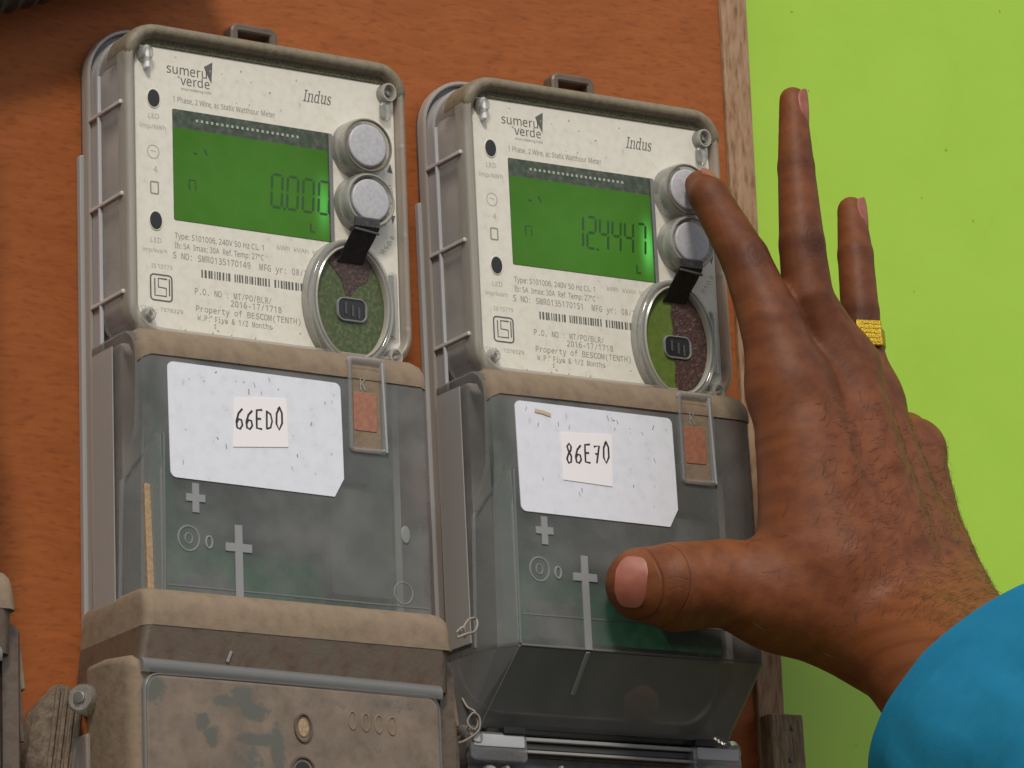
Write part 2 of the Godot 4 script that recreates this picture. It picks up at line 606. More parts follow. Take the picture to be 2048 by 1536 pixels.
func make_setting() -> void:
	var k := Shape.new()
	k.loft([rr(0, 0, 5000, 3600, 1, -160), rr(0, 0, 5000, 3600, 1, -14)])
	var w := put("wall", k.mesh(), M.wall, self)
	w.set_meta("kind", "structure")
	w.set_meta("label", "lime green painted wall behind the board")

	var rng := RandomNumberGenerator.new()
	rng.seed = 8
	for i in 16:
		var q := Vector2(rng.randf_range(165, 320), rng.randf_range(-150, 220))
		put("paint_speck", disc(q.x, q.y, rng.randf_range(0.25, 0.7), rng.randf_range(0.3, 0.9), -14.1, -13.85, 0.1, 9).mesh(), M.wall_speck, w)

	var board := thing("wooden_board", "reddish brown plywood board that carries the row of meters", "board")
	var m := StandardMaterial3D.new()
	m.albedo_texture = wood_image()
	m.roughness = 0.62
	m.metallic_specular = 0.3
	k = slab(-185.8, -10, 627.6, 620, 0.5, -13.9, 0, 0.3, 1)
	put("panel", k.mesh(20, Rect2(-340, -220, 480, 480)), m, board)
	k = slab(134.6, -10, 12.8, 620, 0.5, -13.9, 1.6, 0.6, 1)
	put("edge_strip", k.mesh(20), M.strip, board)


# ---------------------------------------------------------------- a meter
func cover_ring(y: float, zf: float, xl: float, xr: float, cl: float, cr: float, dl: float, dr: float, back: float) -> Array:
	# section of the lower cover at height y: from the left wall over the front to the right wall, then back along the board side
	return [Vector3(xr, y, back), Vector3(xr, y, zf - dr), Vector3(xr - cr * 0.35, y, zf - dr * 0.35), Vector3(xr - cr, y, zf), Vector3(xl + cl, y, zf), Vector3(xl + cl * 0.35, y, zf - dl * 0.35), Vector3(xl, y, zf - dl), Vector3(xl, y, back)]


func make_meter(o: Dictionary) -> Node3D:
	var r := Node3D.new()
	r.name = numbered("electricity_meter")
	add_child(r, true)
	var k: Shape

	# --- the tray on the board with its raised rims and the hanging lug
	k = Shape.new()
	k.loft([rr(-0.9, 0.5, 119, 251, 20, 0.2), rr(-0.9, 0.5, 119, 251, 20, 4), rr(-0.9, 0.5, 119, 251, 20, 5, 8, 0.8)])
	var tray := put("back_tray", k.mesh(), M.gray_deep, r)
	put("rim", frame(-0.9, 0.5, 120.4, 252.2, 20.6, [[0, 2.5], [0, 6.4], [0.5, 7.0], [1.3, 7.0], [1.8, 6.4], [1.8, 2.5]], 10).mesh(50), M.rim_back, tray)
	put("rim", frame(-0.9, -0.5, 117.4, 246, 19, [[0, 4.5], [0, 11.0], [0.4, 11.6], [1.2, 11.6], [1.6, 11.0], [1.6, 4.5]], 10).mesh(50), M.clear_edge, tray)
	k = Shape.new()
	var lug := []
	for q in [[0, 0.4], [0, 6.0], [0.8, 6.6], [2.6, 6.6], [3.2, 6.0], [3.2, 0.4]]:
		lug.append(rr(9.7, 129.0, 20, 15, 3.5, q[1], 5, q[0]))
	k.loft(lug, false, false, true)
	put("hanging_lug", k.mesh(), M.dust_dark, r)
	put("tray_flange", slab(-60.9, -20, 3.6, 192, 1.2, 0.3, 3.2, 0.5, 2).mesh(), M.clear_edge, r)

	# --- the housing behind the printed face
	k = Shape.new()
	put("inner_body", slab(-1.2, 56.0, 111, 108, 8, 5.2, P - 2.6, 0.8, 4).mesh(), M.gray, r)
	put("housing", frame(-0.8, 59.3, 117.6, 117.4, 12, [[0, 13.0], [0, P - 4.0], [0.4, P - 3.2], [1.4, P - 3.2], [1.8, P - 4.0], [1.8, 13.0]]).mesh(), M.shell, r)
	k = frame(-0.8, 59.3, 118, 118, 12.5, [[0, P - 4.5], [0, P + 0.6], [0.7, P + 2.0], [1.9, P + 2.9], [2.6, P + 2.9], [3.4, P + 2.2], [4.2, P - 0.2], [4.2, P - 4.5]], 8)
	put("front_rim", k.mesh(50), M.rim, r)
	# dust lies along the upper lip only
	k = Shape.new()
	var pr := []
	var sect := [[0.0, P - 12.0], [-0.2, P + 0.4], [0.5, P + 2.5], [1.9, P + 3.6], [3.3, P + 3.65], [4.7, P + 3.0], [5.4, P + 1.2], [6.4, P - 1.0]]
	var rim_path := []
	for i in 9:
		rim_path.append([Vector2(-47.4, 105.8), deg_to_rad(184.0 - 94.0 * i / 8.0)])
	rim_path.append([Vector2(-20, 105.8), PI / 2])
	rim_path.append([Vector2(20, 105.8), PI / 2])
	for i in 9:
		rim_path.append([Vector2(45.8, 105.8), deg_to_rad(90.0 - 94.0 * i / 8.0)])
	for i in rim_path.size():
		var d := Vector2(cos(rim_path[i][1]), sin(rim_path[i][1]))
		var end := minf(i, rim_path.size() - 1 - i)
		var e := 1.3 if end == 0 else (0.5 if end == 1 else (0.15 if end == 2 else 0.0))
		var ring := []
		for q in sect:
			var at: Vector2 = rim_path[i][0] + d * (12.95 - maxf(q[0], e))
			ring.append(Vector3(at.x, at.y, q[1] - e))
		pr.append(ring)
	k.loft(pr)
	put("dust_band", k.mesh(50), M.dust_lip, r)
	put("dust_band", slab(-0.8, 112.3, 104, 3.4, 0.5, P - 0.5, P + 0.55, 0.2, 2).mesh(), M.shaded_dust, r)  # dusty strip, its dark olive also painting the shade under the lip

	# ribs on the sides
	for sx in [-1, 1]:
		var x0: float = -60.0 if sx < 0 else 58.4
		for z in [14.0]:
			put("side_rib", bar(Vector3(x0, -96, z), Vector3(x0, 103, z), 1.4, 1.5).mesh(20), M.tab, r)
		for y in [88.0, 53.2, 16.5]:
			put("side_gusset", bar(Vector3(x0 - 0.2 * sx, y, 6), Vector3(x0 - 0.2 * sx, y, P - 1), 2.0, 1.6).mesh(20), M.gray, r)

	make_face(r, o)
	make_lower_cover(r, o)
	if o.dusty:
		make_terminal_cover(r)
	else:
		make_terminal_base(r)
	return r


func make_face(r: Node3D, o: Dictionary) -> void:
	var plate := put("face_plate", slab(-0.7, 55.5, 109, 110.5, 2.0, P - 2.5, P, 0.25, 3).mesh(), M.plate, r)
	var z := P + 0.06
	# maker's mark and headings
	var f := font_sans
	lettering("sumeru", -42.0, 101.4, 3.7, 16.6, z, M.ink, plate, f, 0.0)
	lettering("verde", -36.4, 97.6, 3.5, 12.0, z, M.ink, plate, f, 0.0)
	var k := Shape.new()
	k.prism(PackedVector2Array([Vector2(-26.6, 105.9), Vector2(-23.0, 108.2), Vector2(-23.6, 99.8), Vector2(-25.8, 103.9)]), P, z)
	put("logo_mark", k.mesh(), M.ink, plate)
	lettering("smart metering india", -36.2, 95.6, 1.0, 12.4, z, M.ink_soft, plate)
	lettering("Indus", 14.8, 99.0, 4.6, 11.6, z, M.ink, plate, font_serif, 0.2)
	lettering("1 Phase, 2 Wire, ac Static Watthour Meter", -39.6, 90.6, 2.1, 42.5, z, M.ink_soft, plate)
	# indicator windows and their captions
	for q in [[-47.6, 90.6], [-47.4, 44.2]]:
		put("indicator", disc(q[0], q[1], 2.45, 3.35, P - 0.1, P + 0.35, 0.2, 24).mesh(), M.black, plate)
		put("indicator_ring", band(q[0], q[1], 2.85, 3.75, [[0, P], [0.1, P + 0.3], [0.35, P + 0.3], [0.5, P]], 24).mesh(), M.plate, plate)
	lettering("LED", -49.8, 83.0, 1.8, 4.4, z, M.ink_pale, plate)
	lettering("imp/kWh", -53.2, 79.0, 1.7, 10.6, z, M.ink_pale, plate)
	lettering("LED", -49.6, 36.0, 1.8, 4.4, z, M.ink_pale, plate)
	lettering("imp/kvarh", -52.8, 32.2, 1.6, 9.8, z, M.ink_pale, plate)
	put("symbol", band(-48.0, 70.2, 2.5, 2.7, [[0, P], [0, z], [0.35, z], [0.35, P]], 28).mesh(), M.ink_pale, plate)
	lettering("~", -49.1, 69.3, 2.4, 2.2, z, M.ink_pale, plate)
	lettering("4", -48.0, 62.6, 2.2, 0, z, M.ink_pale, plate)
	put("symbol", frame(-47.7, 56.6, 3.6, 5.0, 0.6, [[0, P], [0, z], [0.55, z], [0.55, P]], 3).mesh(), M.ink_soft, plate)
	# rating lines under the display
	lettering("Type: S101006, 240V 50 Hz CL. 1", -39.8, 38.6, 2.15, 36.5, z, M.ink_soft, plate)
	lettering("Ib: 5A  Imax: 30A  Ref. Temp: 27°C", -39.8, 34.9, 2.15, 36.5, z, M.ink_soft, plate)
	lettering("kWh  kVAh  kVAr", 2.4, 39.9, 1.7, 20.5, z, M.ink_pale, plate)
	lettering("S NO: " + o.number + "  MFG yr: 08/17", -40.6, 31.0, 2.4, 57.0, z, M.ink_soft, plate, font_mono)
	var rng := RandomNumberGenerator.new()
	rng.seed = 5
	k = Shape.new()
	var x := -29.2
	while x < 16.6:
		var w := rng.randf_range(0.3, 0.85)
		k.loft([rr(x + w / 2, 26.6, w, 3.0, 0.05, P, 1), rr(x + w / 2, 26.6, w, 3.0, 0.05, z, 1)])
		x += w + rng.randf_range(0.25, 0.8) + (1.2 if rng.randf() < 0.12 else 0.0)
	put("barcode", k.mesh(), M.ink, plate).set_meta("kind", "stuff")
	lettering("P.O. NO : MT/PO/BLR/", -32.0, 18.6, 2.3, 31.5, z, M.ink_soft, plate, font_mono)
	lettering("2016-17/1718", -17.4, 15.7, 2.3, 21.0, z, M.ink_soft, plate, font_mono)
	lettering("Property of BESCOM(TENTH)", -31.6, 12.2, 2.2, 43.0, z, M.ink_soft, plate, font_mono)
	lettering("W.P: Five & 1/2 Months", -31.2, 8.9, 2.1, 30.5, z, M.ink_soft, plate, font_mono)
	# the standard mark in its rounded square
	put("standard_mark", frame(-45.6, 19.2, 9.2, 10.2, 1.6, [[0, P], [0, z], [0.6, z], [0.6, P]], 4).mesh(), M.ink, plate)
	ribbon([[-48.2, 22.6], [-48.2, 16.2], [-43.6, 16.2], [-43.6, 19.2], [-46.8, 19.4], [-46.8, 22.6], [-43.2, 22.6]], 0.55, z, M.ink, plate, "standard_mark")
	ribbon([[-42.3, 22.8], [-42.3, 16.4]], 0.55, z, M.ink, plate, "standard_mark")
	lettering("IS 13779", -49.4, 26.4, 1.6, 8.4, z, M.ink_pale, plate)
	lettering("CM/L - 7378379", -54.0, 10.4, 1.4, 17.0, z, M.ink_pale, plate)
	# specks of dust
	for i in 36:
		var px := rng.randf_range(-53, 20)
		var py := rng.randf_range(2, 11) if i % 3 else rng.randf_range(92, 108)
		k = disc(px, py, rng.randf_range(0.15, 0.45), rng.randf_range(0.15, 0.5), P, P + 0.15, 0.05, 7)
		put("dust_speck", k.mesh(), M.smudge, plate)

	# --- display
	var lcd := put("display", slab(-6.6, 66.7, 66.8, 42.4, 0.6, P - 1.0, P + 0.10, 0.05, 2).mesh(), M.lcd_head, r)
	var sm := StandardMaterial3D.new()
	sm.albedo_texture = lcd_image(o.light)
	sm.roughness = 0.3
	sm.metallic_specular = 0.2
	sm.emission_enabled = true
	sm.emission_texture = lcd_glow(o.light)
	sm.emission = Color.WHITE
	sm.emission_operator = BaseMaterial3D.EMISSION_OP_MULTIPLY
	sm.emission_energy_multiplier = 1.0
	put("screen", slab(-7.6, 63.2, 64.4, 35.2, 0.4, P, P + 0.22, 0.05, 2).mesh(30, Rect2(-39.8, 45.6, 64.4, 35.2)), sm, lcd)
	put("frame_edge", slab(25.9, 66.7, 1.5, 42.0, 0.3, P, P + 0.5, 0.15, 2).mesh(), M.relay_pale, lcd)
	for i in 21:
		put("pin", slab(-30.0 + i * 2.1, 84.4, 0.95, 1.15, 0.2, P, P + 0.35, 0.1, 2).mesh(), M.lcd_pin, lcd)
	var digits: String = o.display
	var zs := P + 0.30
	var dx := 6.6 if o.dusty else 5.75
	var x0 := 0.2 if o.dusty else -11.6
	var hh := 12.6
	for ch in digits:
		if ch == ".":
			put("decimal_point", disc(x0 - 1.05, 55.9, 0.55, 0.6, P, zs, 0.02, 10).mesh(), M.segment, lcd)
			continue
		put("digit", seven(ch, x0, 56.0, dx * 0.66, hh).mesh(), M.segment, lcd)
		x0 += dx
	ribbon([[-33.6, 61.6], [-33.6, 57.8]], 0.6, zs, M.segment, lcd, "display_mark")
	ribbon([[-33.6, 61.6], [-31.0, 61.6], [-31.0, 57.8]], 0.5, zs, M.segment, lcd, "display_mark")
	ribbon([[-31.6, 72.2], [-30.2, 72.2]], 0.9, zs, M.segment, lcd, "display_mark")
	ribbon([[-27.0, 74.2], [-26.0, 72.0]], 0.8, zs, M.segment, lcd, "display_mark")
	ribbon([[16.6, 51.6], [16.6, 48.6], [18.4, 48.6]], 0.7, zs, M.segment, lcd, "display_mark")

	# --- moulded screw bosses at the corners
	var bz := [[0, P], [0.5, P + 3.2], [1.3, P + 3.9], [2.0, P + 3.2], [2.2, P]]
	for q in [[50.0, 106.6, 3.6], [-51.4, 106.8, 3.0], [49.6, 3.6, 3.2], [-51.6, 8.0, 2.6]]:
		var boss := put("screw_boss", band(q[0], q[1], q[2], q[2] * 1.15, bz, 20).mesh(50), M.bezel, r)
		if q[0] > 0:
			put("boss_edge", band(q[0], q[1], q[2] - 0.3, q[2] * 1.15 - 0.3, [[0, P + 2.8], [0.25, P + 3.9], [0.8, P + 3.9], [1.0, P + 2.8]], 20).mesh(50), M.collar_edge, boss)
		put("screw_head", disc(q[0] + 0.3, q[1], 0.8, 0.9, P, P + 2.6, 0.4, 14).mesh(), M.relay_pale, boss)
	put("boss_stem_and_glint", slab(49.2, 99.6, 4.6, 8.0, 2.2, P, P + 2.6, 1.0, 5).mesh(50), M.bezel, r)
	put("boss_stem_and_glint", slab(-51.0, 105.4, 1.8, 9.0, 0.8, P, P + 3.0, 0.7, 4).mesh(50), M.painted_glint, r)  # white sliver that paints the glint on the left boss

	# --- two push buttons in clear collars
	for q in [[37.5, 82.6, 8.1], [38.1, 61.4, 8.0]]:
		var cap := Shape.new()
		var rings := []
		for s in [[0.0, P + 1.0], [0.0, P + 7.6], [0.3, P + 8.0], [0.8, P + 8.2], [3.5, P + 8.3], [6.5, P + 8.25]]:
			rings.append(oval(q[0], q[1], q[2] - s[0], q[2] * 1.02 - s[0], s[1], 40))
		cap.loft(rings)
		put("push_button", cap.mesh(50), M.button, r)
		var col := put("button_collar", band(q[0], q[1], q[2] + 2.6, q[2] + 2.7, [[-0.7, P], [-0.3, P + 5.5], [0.1, P + 7.6], [0.7, P + 8.3], [1.2, P + 8.2], [1.8, P + 6.8], [2.1, P]], 44).mesh(50), M.bezel, r)
		put("collar_edge", band(q[0], q[1], q[2] + 2.4, q[2] + 2.5, [[0.2, P + 7.7], [0.5, P + 8.5], [0.95, P + 8.5], [1.2, P + 7.7]], 44).mesh(50), M.dust_lip if q[1] > 70 else M.collar_edge, col)
	# marks beside the buttons
	k = Shape.new()
	k.prism(PackedVector2Array([Vector2(50.2, 76.2), Vector2(52.6, 76.0), Vector2(51.6, 79.6)]), P, z)
	put("arrow_mark", k.mesh(), M.ink, plate)
	k = Shape.new()
	k.prism(PackedVector2Array([Vector2(51.2, 59.6), Vector2(53.2, 59.4), Vector2(52.0, 56.0)]), P, z)
	put("arrow_mark", k.mesh(), M.ink, plate)
	var a := 0.4
	for ch in "MD RESET":
		var l := lettering(ch, 0, 0, 1.9, 0, 0, M.ink_soft, plate)
		l.transform = Transform3D(Basis(Vector3.BACK, a - PI / 2 - 0.1), Vector3(37.4 + cos(a) * 13.6, 65.6 + sin(a) * 13.6, z) * S)
		a -= 0.155
	a = -0.42
	for ch in "PUSH":
		var l := lettering(ch, 0, 0, 1.9, 0, 0, M.ink_soft, plate)
		l.transform = Transform3D(Basis(Vector3.BACK, a - PI / 2 + 0.5), Vector3(34.8 + cos(a) * 17.0, 58.0 + sin(a) * 17.0, z) * S)
		a -= 0.13

	# --- optical port: an oval well with a slot in it and a rubber tongue
	var cx := 31.2
	var cy := 21.8
	var port := put("optical_port", disc(cx, cy, 14.6, 20.6, P - 0.5, P + 2.6, 0.3, 48).mesh(), M.port_a if o.port == 0 else M.port_b, r)
	put("port_collar", band(cx, cy, 18.6, 24.6, [[-0.6, P], [0.0, P + 3.4], [0.9, P + 4.6], [1.8, P + 4.8], [2.8, P + 4.2], [3.6, P + 2.4], [3.7, P]], 56).mesh(50), M.bezel, port)
	put("port_rim", band(cx, cy, 16.0, 22.2, [[0, P + 2.0], [0.2, P + 4.6], [0.8, P + 5.0], [1.4, P + 4.4], [1.6, P + 2.0]], 56).mesh(50), M.collar_edge, port)
	put("port_rim", band(cx, cy, 18.9, 24.9, [[0, P], [0.2, P + 2.2], [0.6, P + 2.5], [1.0, P + 2.2], [1.0, P]], 56).mesh(50), M.collar_edge, port)
	if o.port == 1:
		var poly := PackedVector2Array()
		for i in 25:
			var t := -PI / 2 + PI * i / 24.0
			poly.append(Vector2(cx + cos(t) * 14.2, cy + sin(t) * 20.1))
		for q in [[31.0, 39.0], [29.4, 33], [30.2, 27], [29.2, 20], [30.4, 12], [29.6, 6], [30.6, 3]]:
			poly.append(Vector2(q[0], q[1]))
		k = Shape.new()
		k.prism(poly, P + 2.5, P + 2.95)
		put("grime", k.mesh(), M.grime, port)
	else:
		k = Shape.new()
		k.prism(PackedVector2Array([Vector2(21.5, 38), Vector2(26.5, 41.5), Vector2(35.5, 41.6), Vector2(41, 38), Vector2(38.5, 31), Vector2(34.4, 29), Vector2(31.5, 25), Vector2(29.2, 25.2), Vector2(27.6, 31)]), P + 2.5, P + 2.85)
		put("grime", k.mesh(), M.rubber_brown, port)
	put("port_slot", slab(31.4, 19.4, 11.6, 8.2, 2.6, P + 2.0, P + 3.1, 0.2, 5).mesh(), M.black, port)
	put("slot_rim", frame(31.5, 19.5, 13.0, 9.4, 3.2, [[0, P + 2.4], [0.2, P + 3.5], [0.6, P + 3.6], [0.9, P + 3.2], [0.9, P + 2.4]], 5).mesh(), M.relay_pale, port)
	for q in [[-2.6, 0.5], [0.4, -0.3], [3.0, -1.0]]:
		put("contact", slab(31.4 + q[0], 19.4 + q[1], 0.9, 4.6, 0.3, P + 3.0, P + 3.5, 0.15, 2).mesh(), M.relay, port)
	# tongue: a strap that folds up over the collar's top
	k = Shape.new()
	var rings := []
	for q in [[34.0, 52.6, P + 11.0, 5.2], [33.6, 51.6, P + 12.4, 5.5], [33.0, 48.5, P + 12.6, 5.6], [32.2, 44.5, P + 9.6, 5.4], [31.6, 41.0, P + 6.0, 5.3], [31.2, 37.6, P + 3.4, 5.6]]:
		var c := Vector3(q[0], q[1], q[2])
		var ring := []
		for e in [[-1, 0.0], [-0.93, 1.0], [0.93, 1.0], [1, 0.0], [0.93, -0.9], [-0.93, -0.9]]:
			ring.append(c + Vector3(e[0] * q[3], e[1] * 0.45, e[1] * 0.75))
		rings.append(ring)
	k.loft(rings)
	var strap := put("rubber_strap", k.mesh(40), M.rubber, r)
	put("strap_fold", bar(Vector3(28.2, 48.2, P + 9.6), Vector3(33.6, 51.4, P + 10.4), 2.2, 3.4).mesh(20), M.rubber_brown, strap)
	put("strap_ridge", bar(Vector3(27.8, 47.8, P + 13.1), Vector3(38.2, 46.6, P + 13.1), 0.9, 0.8).mesh(20), M.relay, strap)
	# long clear moulding beside the port
	put("side_moulding", slab(50.6, 24.0, 3.6, 26.0, 1.8, P, P + 1.6, 0.7, 5).mesh(50), M.bezel, r)


func lcd_image(seed_at: float) -> ImageTexture:
	var n := FastNoiseLite.new()
	n.seed = int(seed_at * 100)
	n.frequency = 0.02
	var im := Image.create(256, 140, false, Image.FORMAT_RGB8)
	for y in 140:
		for x in 256:
			var t := 0.5 + 0.5 * n.get_noise_2d(x, y)
			var c := Color(0.043, 0.132, 0.013).lerp(Color(0.060, 0.148, 0.024), t)
			im.set_pixel(x, y, c.linear_to_srgb())
	return ImageTexture.create_from_image(im)


# light of the small green lamp behind the right end of the display
func lcd_glow(amount: float) -> ImageTexture:
	var im := Image.create(256, 140, false, Image.FORMAT_RGB8)
	for y in 140:
		for x in 256:
			var d := Vector2((x - 247.0) / 11.0, (y - 84.0) / 34.0).length_squared()
			var e := Vector2((x - 150.0) / 190.0, (y - 90.0) / 110.0).length_squared()
			var g := 0.55 * amount * exp(-d)
			var b := 0.022 * exp(-e) * (0.7 + amount)
			im.set_pixel(x, y, Color(g * 0.10 + b * 0.25, g * 0.62 + b * 1.0, g * 0.12 + b * 0.12).linear_to_srgb())
	return ImageTexture.create_from_image(im)


func seven(ch: String, x: float, y: float, w: float, h: float) -> Shape:
	var k := Shape.new()
	var on: String = {"0": "abcdef", "1": "bc", "2": "abged", "4": "fgbc", "5": "afgcd", "7": "abc"}.get(ch, "g")
	var t := 0.95
	var m := h / 2
	for s in on:
		var p: Array = {"a": [[0, h], [w, h]], "b": [[w, h], [w, m]], "c": [[w, m], [w, 0]], "d": [[0, 0], [w, 0]], "e": [[0, m], [0, 0]], "f": [[0, h], [0, m]], "g": [[0, m], [w, m]]}[s]
		var a := Vector2(p[0][0], p[0][1])
		var b := Vector2(p[1][0], p[1][1])
		var d := (b - a).normalized()
		var n := Vector2(-d.y, d.x) * t / 2
		a += d * 0.35
		b -= d * 0.35
		var poly := PackedVector2Array()
		for q in [a, a + d * t / 2 + n, b - d * t / 2 + n, b, b - d * t / 2 - n, a + d * t / 2 - n]:
			poly.append(Vector2(x + q.x + q.y * 0.06, y + q.y))
		k.prism(poly, P + 0.2, P + 0.30)
	return k


func make_lower_cover(r: Node3D, o: Dictionary) -> void:
	var k := Shape.new()
	# what lies inside: a green board with dark and grey components
	put("inner_floor", slab(-1, -50, 112, 96, 2, 8, 12, 0.5, 2).mesh(), M.relay_pale, r)
	put("inner_side", slab(-54.6, -51, 9.0, 100, 1.5, 6, 27, 1.0, 3).mesh(), M.gray, r)
	put("inner_side", slab(54.0, -51, 3.0, 100, 0.8, 6, 27, 0.4, 2).mesh(), M.gray, r)
	var pcb := put("circuit_board", slab(1.5, -52, 98, 92, 1, P - 9, P - 6, 0.3, 2).mesh(), M.pcb, r)
	for q in [[2.0, -63.0, 34.0, 15.0, P - 1.0, 1], [34.0, -68.0, 26.0, 40.0, P + 2.0, 0], [-29.0, -92.0, 16.0, 14.0, P + 1.0, 0], [30.0, -30.0, 22.0, 30.0, P - 2.0, 1], [-14.0, -30.0, 50.0, 22.0, P - 2.0, 1]]:
		put("component", slab(q[0], q[1], q[2], q[3], 1.5, P - 6.5, q[4], 0.8, 3).mesh(), M.relay if q[5] == 1 else M.relay_pale, pcb)

	# the hazy clear cover: top roll, flat front, sloping foot; its upright corners are cut off lower down
	var secs := []
	secs.append(cover_ring(1.6, P + 0.6, -60.4, 57.0, 3.0, 3.0, 2.0, 2.0, 8))
	for q in [[0.6, P + 4.5], [-1.2, P + 7.8], [-3.8, P + 10.2], [-7.0, P + 11.5], [-10.5, F]]:
		secs.append(cover_ring(q[0], q[1], -61.0, 57.6, 4.5, 3.0, 3.5, 2.6, 8))
	secs.append(cover_ring(-36.0, F, -61.4, 58.0, 5.5, 3.0, 4.0, 2.6, 8))
	secs.append(cover_ring(-52.0, F, -61.6, 58.0, 9.2, 3.0, 15.0, 2.6, 8))
	secs.append(cover_ring(-103.6, F, -62.0, 58.0, 9.4, 3.0, 17.0, 2.6, 8))
	secs.append(cover_ring(-104.8, F - 0.6, -62.0, 58.0, 9.4, 3.0, 17.0, 2.6, 8))
	k.loft(secs, false, false)
	var cov := put("lower_cover", k.mesh(28), M.cover, r)
	k = Shape.new()
	k.loft([cover_ring(-104.85, F - 0.62, -62.0, 58.0, 9.4, 3.0, 17.0, 2.6, 8), cover_ring(-130.5, 19.5, -62.4, 57.0, 7.0, 3.0, 6.0, 2.6, 8)], false, false)
	put("cover_foot", k.mesh(28), M.foot, r)
	# dusty roll along its top edge
	k = Shape.new()
	var rings := []
	for x in [-60.6, -59.0, -56.5, -30.0, 0.0, 30.0, 54.0, 56.8]:
		var e: float = 2.6 if x < -60.0 else (1.2 if x < -58.0 else (0.9 if x > 56.5 else (0.2 if absf(x) > 53 else 0.0)))
		var ring := []
		for s in [[2.4, P + 0.4], [1.7, P + 5.3], [-0.1, P + 8.7], [-3.0, P + 11.3], [-6.6, P + 12.5], [-9.4, P + 12.55], [-9.6, P + 11.4], [-2.0, P + 6.0]]:
			ring.append(Vector3(x, s[0] - e, s[1] - e))
		rings.append(ring)
	k.loft(rings)
	put("dusty_ledge", k.mesh(50), M.dust, cov)
	# bright moulded edges
	for q in [[Vector3(-52.0, -38.0, F + 0.1), Vector3(-52.6, -103.8, F + 0.1), 0.9], [Vector3(-52.4, -37.0, F), Vector3(-61.4, -52.5, P + 0.5), 0.8], [Vector3(-61.8, -53, P - 2.6), Vector3(-62.0, -103, P - 4.6), 0.6], [Vector3(-52.4, -104.2, F), Vector3(54.6, -104.2, F), 0.8], [Vector3(-52.6, -104.4, F - 0.2), Vector3(-55.6, -130.1, 19.9), 0.8]]:
		put("cover_edge", bar(q[0], q[1], q[2], q[2]).mesh(20), M.cover_rib, cov)
	put("cover_line", bar(Vector3(-51.5, -92.6, F), Vector3(55, -92.6, F), 0.6, 0.4).mesh(20), M.cover_rib, cov)
	# pale films that paint a reflected sheen on the left wall and cut-off corner
	put("side_sheen", slab(-62.5, -52.0, 0.5, 98, 0.2, 10, 27.0, 0.1, 1).mesh(), M.painted_sheen, cov)
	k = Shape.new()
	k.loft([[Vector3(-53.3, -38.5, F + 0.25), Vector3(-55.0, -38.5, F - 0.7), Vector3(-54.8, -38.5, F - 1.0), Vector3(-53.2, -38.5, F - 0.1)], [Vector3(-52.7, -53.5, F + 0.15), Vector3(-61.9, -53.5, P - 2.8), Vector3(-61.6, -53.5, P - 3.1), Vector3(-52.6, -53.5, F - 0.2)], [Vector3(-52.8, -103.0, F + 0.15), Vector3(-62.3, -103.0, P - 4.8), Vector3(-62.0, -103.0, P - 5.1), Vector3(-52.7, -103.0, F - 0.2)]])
	put("corner_sheen", k.mesh(20), M.painted_sheen_thin, cov)
	# marks standing proud on the cover
	for q in [[-39.8, -60.5, 1.35, 5.3, 3.8, 5.3], [-22.9, -77.0, 1.5, 8.2, 5.3, 27.4]]:
		var pts := PackedVector2Array([Vector2(q[0] - q[2], q[1] + q[3]), Vector2(q[0] - q[2], q[1] + q[2]), Vector2(q[0] - q[4], q[1] + q[2]), Vector2(q[0] - q[4], q[1] - q[2]), Vector2(q[0] - q[2], q[1] - q[2]), Vector2(q[0] - q[2], q[1] - q[5]),
			Vector2(q[0] + q[2], q[1] - q[5]), Vector2(q[0] + q[2], q[1] - q[2]), Vector2(q[0] + q[4], q[1] - q[2]), Vector2(q[0] + q[4], q[1] + q[2]), Vector2(q[0] + q[2], q[1] + q[2]), Vector2(q[0] + q[2], q[1] + q[3])])
		k = Shape.new()
		k.prism(pts, F - 0.3, F + 0.45)
		put("raised_cross", k.mesh(), M.relief, cov)
	put("raised_bar", bar(Vector3(-22.9, -105.0, F - 0.4), Vector3(-22.0, -118.6, F - 13.8), 1.8, 1.0).mesh(20), M.relief, cov)
	put("embossed_ring", band(-42.7, -75.3, 4.6, 4.9, [[0, F - 0.2], [0.2, F + 0.3], [0.7, F + 0.3], [0.9, F - 0.2]], 28).mesh(), M.relief_faint, cov)
	put("embossed_ring", band(-42.7, -75.3, 1.8, 2.2, [[0, F - 0.2], [0.2, F + 0.25], [0.5, F + 0.25], [0.7, F - 0.2]], 18).mesh(), M.relief_faint, cov)
	put("embossed_drop", band(-34.6, -76.0, 1.7, 2.6, [[0, F - 0.2], [0.2, F + 0.35], [0.7, F + 0.35], [0.9, F - 0.2]], 16).mesh(), M.relief, cov)
	put("embossed_ring", band(44.5, -87.6, 4.2, 4.4, [[0, F - 0.2], [0.2, F + 0.25], [0.5, F + 0.25], [0.7, F - 0.2]], 24).mesh(), M.relief_faint, cov)
	put("painted_glare", disc(46.0, -66.0, 2.0, 3.4, F - 0.2, F + 0.6, 0.5, 18).mesh(60), M.relief_faint, cov)  # pale knob standing in for a blurry glare on the cover
	# tan seal strips beside the lower corners
	if o.dusty:
		put("seal_strip", bar(Vector3(-56.2, -56, P + 7.6), Vector3(-55.6, -96, P + 8.2), 3.6, 2.4).mesh(20), M.tan, cov)
		put("seal_strip", bar(Vector3(61.4, -57, 26), Vector3(61.6, -100, 26), 2.4, 8.0).mesh(20), M.tan, cov)

	# sticker with a clipped corner, and the note written on it
	var zl := F + 0.35
	k = Shape.new()
	var pts := PackedVector2Array()
	for c in [[-47.8, -14.0, 180, 90], [17.9, -14.4, 90, 0]]:
		for i in 6:
			var t := deg_to_rad(lerpf(c[2], c[3], i / 5.0))
			pts.append(Vector2(c[0] + cos(t) * 2.4, c[1] + sin(t) * 2.4))
